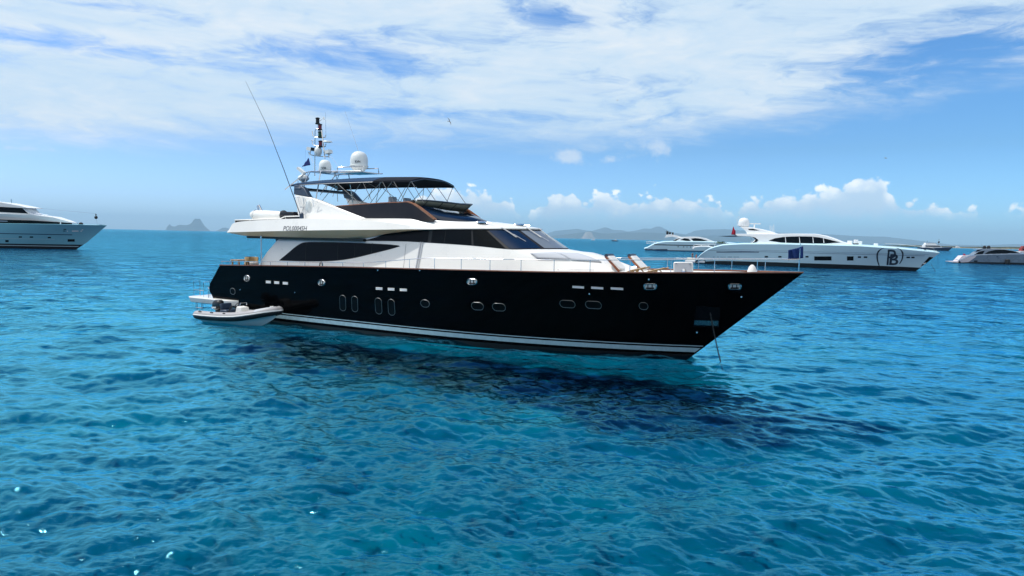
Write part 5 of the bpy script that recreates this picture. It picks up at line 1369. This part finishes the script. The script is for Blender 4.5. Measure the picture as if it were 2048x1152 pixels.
# ---- smaller white yacht behind it
def build_second_yacht():
    th = R_(-12); B = onz(1470, 504.5); F = Frame(B-44*np.array([math.cos(th), math.sin(th), 0]), th)
    r = empty('white_yacht', tuple(F.O), th, 'smaller white motor yacht with a black stripe, partly hidden behind the monogrammed yacht', 'yacht')
    sh = [F.side(*p, 3.6) for p in ((1287.5, 497.5), (1296, 495.5), (1303, 491.5), (1309, 488.2), (1318, 485.7), (1328, 484.3), (1345, 483.6), (1397, 484), (1422, 484.6), (1465, 487))]
    tip = F.side(1500, 490, 0.); sh.append(tip)
    H = Hull(sh, stem=[(-.2, 43.8), (0, 44), (tip[1], tip[0])], stern=[(-.2, sh[0][0]+.8), (1.0, sh[0][0]), (9, sh[0][0])], B0=3.4, B1=3.8, zb=-.1, p0=2.2, p1=2.6, aft=.15)
    h = far_hull('hull', F, H, 'tintedfar', r, boot=.55, bootmat='navyhull', crown=.4)
    bm = bmesh.new(); H.band(bm, 2.55, 2.95, .10, .9, .02); finish('hull_stripe', bm, M['glass'], h)
    hull_panels('hull_window', F, H, [(1355, 492.8, 1357.5, 494.3), (1366, 493, 1368.5, 494.5), (1373, 493.2, 1375, 494.6), (1380, 493.3, 1382, 494.8)], 'glass', h)
    s = prof('superstructure', F, [(1342, 486), (1350, 478.5), (1362, 474.2), (1380, 473.4), (1397, 473.8), (1412, 476.5), (1424, 481.5), (1440, 486.5), (1440, 488)], 2.6, 'whitefar', r, lean=.12, bev=.2)
    z0 = min(F.side(1440, 488, 2.6)[1], 99)
    plate('saloon_window', F, [(1360.5, 480), (1369, 476.4), (1377, 477.5), (1382.5, 482.5), (1372, 481.8)], 2.6, 'glass', s, lean=.12, z0=z0, off=.04)
    plate('saloon_window', F, [(1382, 477.2), (1392, 476.2), (1402, 477.5), (1416, 481.8), (1400, 482.6), (1387, 482.4)], 2.6, 'glass', s, lean=.12, z0=z0, off=.04)
    plate('saloon_window', F, [(1343, 484), (1350, 479), (1361, 475.8), (1355, 479.5), (1350, 483.5)], 2.6, 'glass', s, lean=.12, z0=z0, off=.04)
    prof('radar_arch', F, [(1329, 475.5), (1333, 470), (1340, 468.5), (1352, 470.5), (1364, 474.5), (1356, 476), (1345, 473.5), (1337, 474.5)], 1.6, 'whitefar', r, lean=.1, bev=.1)
    for (px, a, b, w) in ((1335, 462, 469, 2.2), (1340, 464, 469, 2.0), (1345.5, 465, 470, 1.6)): dome_at('radar_dome', F, px, a, b, .6, w, 'rubber', r)
    bm = bmesh.new(); tube(bm, [F.pt(1333.5, 460.5, 0), F.pt(1334, 470, 0)], .08, 5); tube(bm, [F.pt(1331, 463.5, 0), F.pt(1348, 465.5, 0)], .10, 5); finish('light_mast', bm, M['rubber'], r)
    bm = bmesh.new(); tube(bm, [F.pt(1292, 484.2, 2), F.pt(1300, 483.2, 2), F.pt(1318, 484.2, 2)], .12, 5); tube(bm, [F.pt(1293, 487, 2), F.pt(1310, 485.2, 2)], .12, 5); finish('stern_rail', bm, M['whitefar'], r)
build_second_yacht()

# ---- large yacht entering on the left
def build_left_yacht():
    th = R_(2); B = onz(153.3, 498.2); F = Frame(B-40*np.array([math.cos(th), math.sin(th), 0]), th)
    r = empty('white_yacht', tuple(F.O), th, 'big white yacht at the left edge showing only its sharp bow and foredeck', 'yacht')
    tip = F.side(214, 450.7, 0.)
    sh = [(0, tip[1]-.1), (20, tip[1]-.1), (34, tip[1]-.05), tip]
    H = Hull(sh, stem=[(-.2, 39.8), (0, 40.), (1.6, 42.4), (tip[1], tip[0])], stern=[(-.2, -1), (9, -1)], B0=3.3, B1=4.5, zb=-.1, u0=.4, u1=.55, p0=1.8, p1=2.6)
    h = far_hull('hull', F, H, 'shadedfar', r, boot=1.18, crown=.05, inset=.6)
    bm = bmesh.new(); H.band(bm, .55, .72, .3, .99, .02); finish('boot_stripe', bm, M['stripe'], h)
    zz = F.side(80, 468.6, 4.)[1]; bm = bmesh.new(); H.band(bm, zz-.08, zz+.08, .3, .90, .02); finish('rub_rail', bm, M['navyhull'], h)
    zz = F.side(60, 478, 4.)[1]; bm = bmesh.new(); H.band(bm, zz-.05, zz+.05, .3, .84, .025); finish('spray_rail', bm, M['stripe'], h)
    hull_panels('hull_window', F, H, [(37.6, 472.7, 43.8, 475.2), (59.5, 472.8, 66.5, 475.4), (95.5, 473.8, 102, 476.4), (10.7, 480, 17.4, 484.2)], 'glass', h)
    hull_panels('anchor_pocket', F, H, [(135.3, 478.3, 149.4, 483.2)], 'glass', h)
    hull_panels('bow_vent', F, H, [(127, 457.8, 132.5, 459.3), (126, 461.3, 131, 462.6)], 'glass', h)
    hull_panels('bow_fairlead', F, H, [(134, 461.4, 136, 463), (144, 461.2, 157, 463), (161, 461.4, 164, 463), (163.5, 458.8, 166.5, 460.3)], 'white', h)
    z0 = F.side(0, 451, 3.4)[1]
    yf = lambda x: lerp([(0, 3.6), (28, 3.4), (34, 2.6), (38, 1.6), (41, .9)], x)
    lo = prof('deckhouse', F, [(-160, 452), (-160, 426), (0, 426.5), (58, 428.6), (96, 433.2), (133, 444.2), (134, 452)], 3.3, 'whitefar', r, lean=.10, z0=z0, bev=.2, yfun=yf)
    plate('deck_window', F, [(-160, 450.6), (-160, 438.5), (0, 439), (60, 440.6), (133, 445.4), (133.6, 449), (100, 450.4)], 3.3, 'glass', lo, lean=.10, z0=z0, off=.05, yfun=yf)
    plate('window_gap', F, [(112, 442), (114, 442), (114, 450), (112, 450)], 3.3, 'whitefar', lo, lean=.10, z0=z0, off=.08, yfun=yf)
    plate('window_reflection_panel', F, [(-10, 440.7), (15.5, 441.4), (15.5, 443.4), (-10, 443)], 3.3, 'greyfar', lo, lean=.10, z0=z0, off=.08, yfun=yf)
    wh = prof('wheelhouse', F, [(-120, 429), (-120, 404), (0, 411), (46, 416), (52, 423), (59, 428.8)], 2.5, 'whitefar', r, lean=.05, bev=.1)
    plate('wheelhouse_window', F, [(-100, 422.5), (-100, 412), (0, 413.8), (44, 416.3), (56, 427), (30, 425.5), (0, 424)], 2.5, 'glass', wh, lean=.05, z0=F.side(0, 429, 2.5)[1], off=.04)
    prof('wheelhouse_roof', F, [(-140, 412), (-140, 398), (-60, 398), (0, 404.5), (20, 408.3), (40, 411.8), (54, 415.2), (54, 416.2), (0, 413.6)], 2.9, 'whitefar', wh, bev=.12)
    bm = bmesh.new(); tube(bm, [F.pt(22.5, 397.5, 0), F.pt(22.8, 410, 0)], .07, 5); tube(bm, [F.pt(22.6, 399.5, 0), F.pt(22.7, 405, 0)], .13, 6); finish('whip_antenna', bm, M['steel'], wh)
    bm = bmesh.new()
    P = [F.pt(a, b, 2.4) for a, b in ((0, 424), (10, 421.8), (46, 423), (60, 427))]; tube(bm, P, .06, 5)
    P = [F.pt(a, b, 1.) for a, b in ((60, 424.5), (96, 430))]; Q = [F.pt(a, b, 1.) for a, b in ((60, 429), (96, 434))]
    for i in range(6):
        a = Vector(P[0]).lerp(Vector(P[1]), i/5); b = Vector(Q[0]).lerp(Vector(Q[1]), i/5); tube(bm, [a, b], .03, 4)
    tube(bm, [P[0], P[1]], .03, 4); finish('deck_rail', bm, M['steel'], r)
    bm = bmesh.new(); x, z = F.side(162, 450.6, .6); lathe(bm, [(.52, -.2), (.52, .25), (.4, .55), (.2, .68), (0, .7)], (x, -.6, z), 16); finish('windlass_cover', bm, M['rubber'], r)
    # day shape on its stay
    x, z = F.side(192, 434.8, 0.); w = F.O+F.a*x
    p = empty('anchor_ball', (w[0], w[1], z), 0, 'black ball day signal hung above the bow of the left yacht', 'signal ball')
    bm = bmesh.new(); lathe(bm, [(0, -.42), (.26, -.34), (.38, -.05), (.34, .18), (.12, .36), (0, .38)], n=16); finish('ball', bm, M['rubber'], p)
    bm = bmesh.new(); lathe(bm, [(0, .38), (.1, .42), (.16, .62), (.1, .78), (0, .8)], n=10); x2, z2 = F.side(196, 451, 0.); tube(bm, [(0, 0, .7), (0, 0, .95)], .03, 5)
    tube(bm, [(0, 0, -.35), (x2-x, 0, z2-z)], .012, 4); x3, z3 = F.side(50, 414, 0.); tube(bm, [(0, 0, .9), (x3-x, 0, z3-z)], .012, 4)
    finish('hanging_line', bm, M['rubber'], p)
build_left_yacht()

# ---- silver-grey sports yacht on the right edge
def build_grey_yacht():
    th = R_(-17); A = onz(1921, 526); F = Frame(A+3*np.array([math.sin(th)*-1, math.cos(th), 0])*1.0, th)
    r = empty('grey_yacht', tuple(F.O), th, 'silver grey sports yacht with a pale stern cut off by the right edge', 'yacht')
    sh = [F.side(*p, 3.0) for p in ((1918, 522), (1930, 517.5), (1941, 512.8), (1955, 510.6), (1990, 509.4), (2048, 508.6))]
    xe = sh[-1][0]; sh += [(xe+10, sh[-1][1]-.1), (xe+18, sh[-1][1]-.3)]
    H = Hull(sh, stem=[(-.2, xe+13.8), (0, xe+14), (5, xe+19)], stern=[(-.2, sh[0][0]), (9, sh[0][0])], B0=2.7, B1=3.0, zb=-.1, u0=.5, u1=.55, aft=.05)
    h = far_hull('hull', F, H, 'greyfar', r, boot=.45, crown=.25)
    hull_panels('hull_window', F, H, [(1993, 513, 1996, 514.2), (1948, 521, 1955, 523.5)], 'glass', h)
    bm = bmesh.new(); decal(bm, F, H.Y, [(1922, 525), (1919.5, 521.5), (1930, 517), (1941, 512.8), (1953, 511.2), (1950, 515), (1937, 524)], .03); finish('stern_quarter', bm, M['pink'], h)
    bm = bmesh.new(); P = [F.side(*p, 2.6) for p in ((1900, 522.8), (1921, 522.5), (1921, 525.6), (1902, 524.5))]; slab(bm, [(x, -2.6, z) for x, z in P], [(x, 2.6, z) for x, z in P]); bevel(finish('swim_platform', bm, M['pink'], r), .08)
    prof('stern_garage', F, [(1914, 523), (1919, 518), (1925, 511.5), (1946, 510.5), (1938, 520)], 2.2, 'pink', r, bev=.15)
    z0 = F.side(1960, 511, 2.3)[1]
    s = prof('coachroof', F, [(1946, 511), (1955, 504), (1966, 499.3), (1986, 497.6), (2009, 498.2), (2030, 501.5), (2046, 507.5), (2075, 510), (2075, 512)], 2.3, 'greyfar', r, lean=.12, z0=z0, bev=.15)
    plate('side_window', F, [(1968, 508.8), (1977, 503), (1992, 499.6), (2008, 499.2), (2026, 502), (2040, 506.6), (2020, 506), (2007, 508.5), (1990, 509)], 2.3, 'glass', s, lean=.12, z0=z0, off=.03)
    plate('side_window', F, [(1948, 509.3), (1958, 503.4), (1970, 501.2), (1965, 508.8)], 2.3, 'glass', s, lean=.12, z0=z0, off=.03)
    prof('hardtop_wing', F, [(1952, 499.6), (1966, 497.2), (2000, 497.4), (2010, 499), (1962, 500.2)], 2.0, 'greyfar', r, bev=.06)
    for px in (1969, 1977.5): dome_at('radar_dome', F, px, 491.3, 497.6, .4, 2.7, 'rubber', r)
    bm = bmesh.new(); tube(bm, [F.pt(1963.5, 487.5, 0), F.pt(1964, 498, 0)], .04, 5); finish('whip_antenna', bm, M['steel'], r)
    x, y, z = F.on(2014, 522, H.Y)
    bm = bmesh.new(); lathe(bm, [(0, -.85), (.45, -.8), (.62, -.6), (.62, .45), (.5, .6), (0, .65)], n=14); w = F.O+F.a*x+F.s*(y+.55); o = finish('fender', bm, M['rubber']); o.location = (w[0], w[1], z-.1)
    tag(o, 'fat black fender hanging on the side of the silver grey yacht', 'fender')
    Fw = lambda a, b: tuple(F.O+F.a*F.side(a, b, 0.)[0]+np.array([0, 0, F.side(a, b, 0.)[1]]))
    cloth('red_ensign', [Fw(1927, 506.5), Fw(1926, 510.5), Fw(1932, 511), Fw(1931, 509)], M['red'], 'small red ensign on the stern of the silver grey yacht', 'flag', amp=.12, waves=1.2, thick=.03)
build_grey_yacht()

# ---- boats far off
def small_boat(name, px, py, Lpx, label, hull='whitefar', top='whitefar', th=0., hk=1., cabin=(.25, .62), kind='boat', mast=False, group=None):
    B = onz(px, py); sc_ = Lpx*np.linalg.norm(B)/FPX
    F = Frame((B[0], B[1], 0), R_(th)); L = sc_; hz = L*.11*hk
    r = empty(name, (B[0], B[1], 0), R_(th), label, kind, group)
    H = Hull([(0, hz*.9), (L*.5, hz*.95), (L*1.0, hz*1.25)], stem=[(-.2, L*.88), (0, L*.9), (hz*1.25, L)], stern=[(-.2, 0), (20, 0)], B0=L*.10, B1=L*.12, zb=-.1)
    far_hull('hull', F, H, hull, r, boot=hz*.15, crown=hz*.1, inset=L*.05, nu=24, nf=5)
    a, b = cabin
    bm = bmesh.new(); P = [(a*L, hz), (a*L+hz*.1, hz*2.), (b*L-hz*1.2, hz*2.05), (b*L, hz*1.1)]
    slab(bm, [(x, -L*.085, z) for x, z in P], [(x, L*.085, z) for x, z in P]); c = finish('cabin', bm, M[top], r, ang=30)
    bm = bmesh.new(); P = [(a*L+hz*.4, hz*1.35), (a*L+hz*.4, hz*1.75), (b*L-hz*1.15, hz*1.78), (b*L-hz*.55, hz*1.4)]
    for sg in (1, -1): slab(bm, [(x, -sg*L*.087, z) for x, z in P], [(x, -sg*L*.08, z) for x, z in P])
    finish('cabin_window', bm, M['glass'], c)
    bm = bmesh.new(); P = [(a*L+hz*.3, hz*2.05), (a*L+hz*.6, hz*2.75), (b*L-hz*2.6, hz*2.7), (b*L-hz*1.9, hz*2.05)]
    slab(bm, [(x, -L*.06, z) for x, z in P], [(x, L*.06, z) for x, z in P]); finish('flybridge', bm, M[top], r, ang=30)
    bm = bmesh.new(); tube(bm, [((a+.12)*L, 0, hz*2.6), ((a+.12)*L, 0, hz*(4.2 if mast else 3.6))], L*.006, 5)
    finish('mast', bm, M['steel'], r)
    return F, L, hz, r
F, L, hz, r = small_boat('navy_yacht', 1838, 500.2, 56, 'distant yacht with a navy hull and white upper decks near the low shore', hull='navyhull', th=-3, hk=.75, cabin=(.12, .66), kind='yacht')
bm = bmesh.new(); x, z = F.side(1877.3, 478, 0); x2, z2 = F.side(1877.3, 489.5, 0); x3, z3 = F.side(1877.3, 497, 0)
tube(bm, [(x2, 0, z3-.5), (x2, 0, z)], .12, 5); lathe(bm, [(0, -1.), (.7, -.7), (.95, 0), (.7, .7), (0, 1.)], (x2, 0, (z+z2)/2-.3), 12); finish('signal_mast', bm, M['rubber'], r)
small_boat('motor_boat', 1236.5, 482.6, 14, 'tiny dark hulled boat far off under the pale cliff', hull='navyhull', th=175, hk=1.0)
small_boat('motor_boat', 1190.5, 480.6, 9, 'tiny white boat just right of the pale cliff foot', th=180)
small_boat('motor_boat', 1228, 481.8, 6, 'tiny white boat left of the dark hulled one on the horizon', th=0)
small_boat('motor_boat', 1668, 492.8, 13, 'tiny white boat in the far distance above the monogrammed hull', th=0)
small_boat('motor_boat', 2036, 507.5, 52, 'white boat with a dark red top peeping from behind the silver grey yacht', top='redcloth', th=-8, hk=.8, cabin=(.05, .6))

# ================================================================== HILLS, ISLAND, SHORE
def ridge(name, prof_px, dist, depth, mat, seed, rough=.08, base=-3.):
    """land whose skyline follows the measured ridge, with slopes falling toward and away from the sea"""
    rs = random.Random(seed); cols = []
    K = max(3, int((prof_px[-1][0]-prof_px[0][0])/4)); xs = [prof_px[0][0]+(prof_px[-1][0]-prof_px[0][0])*i/K for i in range(K+1)]
    g = [0.]*(K+1)
    for o in (3, 7, 15, 31):
        ph = rs.random()*9
        for i in range(K+1): g[i] += math.sin(i/K*o*math.pi*2*(K/120+.4)+ph)/o
    rows = []; m = 14
    for i, px in enumerate(xs):
        py = lerp(prof_px, px); d = ray3(px, py); t = dist/math.hypot(d[0], d[1]); top = CAM+d*t
        un = np.array([d[0], d[1], 0])/math.hypot(d[0], d[1]); z = max(top[2], 1.)
        col = []
        for k in range(-m, m+1):
            f = k/m; fall = 1-abs(f)**1.25; q = 1+rough*math.sin(i*.9+k*1.7+g[i]*4)*(1-fall)*2+.5*rough*math.sin(i*2.3-k*2.9)*abs(f)
            off = f*depth*(1+.25*g[i]); zz = base+(z-base)*fall*(q if k else 1.)
            p = np.array([top[0], top[1], 0])+un*off; col.append((p[0], p[1], zz if abs(k) < m else base))
        rows.append(col)
    bm = bmesh.new(); grid(bm, rows); o = finish(name, bm, mat, ang=85, merge=0); tag(o, kind='structure'); return o
def ray3(px, py): return fwd+(px-1024)/FPX*CR-(py-576)/FPX*CU
def landmat(name, c1, c2, scale):
    m = bpy.data.materials.new(name); m.use_nodes = True; t = NB(m.node_tree); b = m.node_tree.nodes['Principled BSDF']
    pos = t.new('ShaderNodeNewGeometry').outputs['Position']; n = t.noise(pos, scale, 6, .65)
    t.put(b.inputs['Base Color'], t.mix(t.ss(n, .4, .65), (*c1, 1), (*c2, 1))); b.inputs['Roughness'].default_value = .95; b.inputs['Specular IOR Level'].default_value = .1
    return m
hm = landmat('wooded_hill', (.02, .032, .02), (.06, .065, .045), .002)
ridge('island', [(331, 460), (333, 457.5), (336, 450), (339, 448), (341, 450.5), (345, 453.2), (352, 452.6), (357, 449.5), (365, 449.8), (374, 450.2), (380, 448), (384.5, 444.5), (387, 439), (391, 437), (394, 436.4), (397, 438.8), (400, 437.2), (402, 440), (405, 446), (409, 452), (414, 456.5), (420, 461)], 27000, 780, hm, 3, .03)
ridge('island', [(430, 463), (438, 459.5), (445, 455.5), (449, 454.5), (456, 457), (470, 458), (500, 462), (520, 465)], 28800, 600, hm, 5, .03)
ridge('hills', [(1085, 470), (1110, 461.5), (1140, 458.8), (1155, 457.5), (1172, 461), (1185, 461.5), (1200, 457.5), (1210, 454.2), (1216, 455.5), (1225, 459.5), (1243, 460.2), (1255, 463), (1275, 460.5), (1290, 456.3), (1300, 458), (1312, 453), (1320, 453), (1330, 458), (1345, 465), (1372, 469), (1390, 461), (1410, 459), (1450, 458.3), (1500, 462), (1550, 465), (1640, 468), (1665, 469), (1700, 471.5), (1745, 473), (1770, 473.2), (1810, 478), (1850, 482.5), (1900, 489), (1960, 490.5), (2000, 489), (2030, 488), (2080, 490), (2140, 492), (2250, 497)], 32400, 2700, hm, 8, .06)
ridge('hills', [(1060, 480), (1100, 472), (1140, 468), (1170, 464), (1183, 462.5), (1205, 467), (1230, 466), (1250, 464.5), (1300, 465), (1340, 467), (1380, 472), (1430, 471), (1480, 474), (1560, 478), (1640, 484), (1720, 487), (1800, 490)], 24000, 1500, landmat('near_hill', (.016, .028, .018), (.045, .055, .035), .003), 12, .06)
cm = landmat('pale_cliff', (.30, .26, .21), (.18, .16, .13), .007)
ridge('cliff', [(1162, 480), (1167, 470), (1169, 464.5), (1176, 464), (1183, 464.5), (1186, 469), (1190, 478), (1196, 481)], 21500, 180, cm, 4, .10)
ridge('shore', [(1560, 489.5), (1600, 489), (1640, 490), (1720, 491), (1800, 490.5), (1825, 490), (1850, 491.2), (1880, 492), (1905, 492.3), (1920, 493.2), (1960, 493.5), (1990, 494), (2020, 493.6), (2048, 494), (2120, 495), (2300, 498)], 2600, 60, landmat('low_scrub_shore', (.028, .04, .018), (.10, .09, .055), .05), 6, .15)
ridge('beach', [(1840, 496), (1880, 496), (1920, 496.3), (1960, 497), (2048, 498.5), (2120, 500)], 2420, 25, landmat('sand', (.45, .38, .28), (.30, .26, .2), .05), 9, .05)
for (px, py, w, h_, lab) in ((1915.5, 494.2, 5.5, 3.2, 'small white house among scrub on the low shore'), (1902, 495.6, 3.5, 1.6, 'tiny pale hut at the edge of the low shore beach')):
    d = ray3(px, py); t = 2500/math.hypot(d[0], d[1]); P = CAM+d*t; k = 2500/FPX
    r = empty('house', (P[0], P[1], P[2]-h_*k*.5), -.35, lab, 'house')
    bm = bmesh.new(); box(bm, (0, 0, h_*k*.4), (w*k, 8, h_*k*.9)); box(bm, (-w*k*.2, 0, h_*k*.9), (w*k*.5, 7, h_*k*.5)); finish('wall', bm, M['whitefar'], r)
    bm = bmesh.new()
    for q in (-.3, -.1, .12, .32): box(bm, (w*k*q, -4.02, h_*k*.5), (w*k*.08, .1, h_*k*.3))
    finish('window', bm, M['glass'], r)

# ================================================================== GULLS
def gull(px, py, dist, roll, yaw, span, label):
    d = ray3(px, py); P = CAM+d/np.linalg.norm(d)*dist
    o_ = bmesh.new(); rows = []
    for x, r in ((-.22, .004), (-.16, .025), (0, .05), (.12, .045), (.19, .028), (.24, .008)): rows.append([(x, r*math.cos(a), r*.9*math.sin(a)) for a in [2*math.pi*i/8 for i in range(8)]])
    grid(o_, rows, closed=True)
    for sg in (1, -1):
        W1 = [(.08, sg*.03, .03), (.12, sg*.22, .12), (.04, sg*.42, .10), (-.10, sg*.62, .05), (-.05, sg*.40, .08), (-.06, sg*.2, .10), (-.06, sg*.03, .03)]
        slab(o_, W1, [(x, y, z-.012) for x, y, z in W1])
    slab(o_, [(-.2, .02, .0), (-.34, .07, 0), (-.34, -.07, 0), (-.2, -.02, 0)], [(-.2, .02, -.012), (-.34, .07, -.012), (-.34, -.07, -.012), (-.2, -.02, -.012)])
    for v in o_.verts: v.co *= span/1.24
    o = finish('gull', o_, M['gull'], ang=50, merge=0); o.location = tuple(P); o.rotation_euler = (roll, 0, yaw)
    tag(o, label, 'bird', 'gulls in the sky')
gull(898.5, 243, 95, 1.0, .9, 1.2, 'dark gull banking in the cloud above the navy canopy')
gull(1261, 253.5, 190, .3, 1.4, 1.2, 'small gull in the cloud edge above the far hills')
gull(1235, 200.5, 220, .2, .2, 1.3, 'faint gull highest in the cloud, seen nearly edge on')
gull(1771.5, 316.5, 170, .3, .1, 1.3, 'faint gull in clear blue sky above the tallest cloud tower')

# ================================================================== every fitting an object of its own
def split_loose(o):
    bm = bmesh.new(); bm.from_mesh(o.data); bm.verts.ensure_lookup_table(); seen = set(); isl = []
    for v in bm.verts:
        if v.index in seen: continue
        st = [v]; seen.add(v.index); g = []
        while st:
            q = st.pop(); g.append(q.index)
            for e in q.link_edges:
                w = e.other_vert(q)
                if w.index not in seen: seen.add(w.index); st.append(w)
        isl.append(set(g))
    bm.free()
    if len(isl) < 2: return
    src = o.data
    for k, g in enumerate(isl):
        b = bmesh.new(); b.from_mesh(src); b.verts.ensure_lookup_table()
        bmesh.ops.delete(b, geom=[v for v in b.verts if v.index not in g], context='VERTS')
        me = bpy.data.meshes.new(src.name); b.to_mesh(me); b.free()
        for m in src.materials: me.materials.append(m)
        if k == 0: o.data = me
        else:
            c = o.copy(); c.data = me; COL.objects.link(c)
SPLIT = ('leg', 'crane_lever', 'lid_panel', 'hull_glint_stud', 'aft_deck_pillar', 'soffit_bracket', 'mooring_cleat', 'grab_handle', 'canopy_light', 'foredeck_locker', 'soffit_recess', 'hull_stripe', 'styling_line', 'mast_stay', 'fin_rail', 'throttle_lever', 'visor_strut', 'canopy_hoop', 'bow_patch', 'awning_pole', 'lid_latch', 'wing_soffit', 'coachroof_pad')
for o in list(COL.objects):
    if o.type == 'MESH' and o.name.split('.')[0] in SPLIT: split_loose(o)

# ================================================================== AIR
HAZE = 4.8e-5
if HAZE:
    m = bpy.data.materials.new('sea_haze'); m.use_nodes = True; t = NB(m.node_tree); t.n.clear()
    v = t.new('ShaderNodeVolumePrincipled'); v.inputs['Color'].default_value = (.49, .78, 1.0, 1); v.inputs['Density'].default_value = HAZE; v.inputs['Anisotropy'].default_value = .0
    out = t.new('ShaderNodeOutputMaterial'); t.l.new(v.outputs[0], out.inputs['Volume'])
    bm = bmesh.new(); box(bm, (0, 0, 347.), (73000, 73000, 700.)); o = finish('haze', bm, m, smooth=False, merge=0); tag(o, kind='stuff')
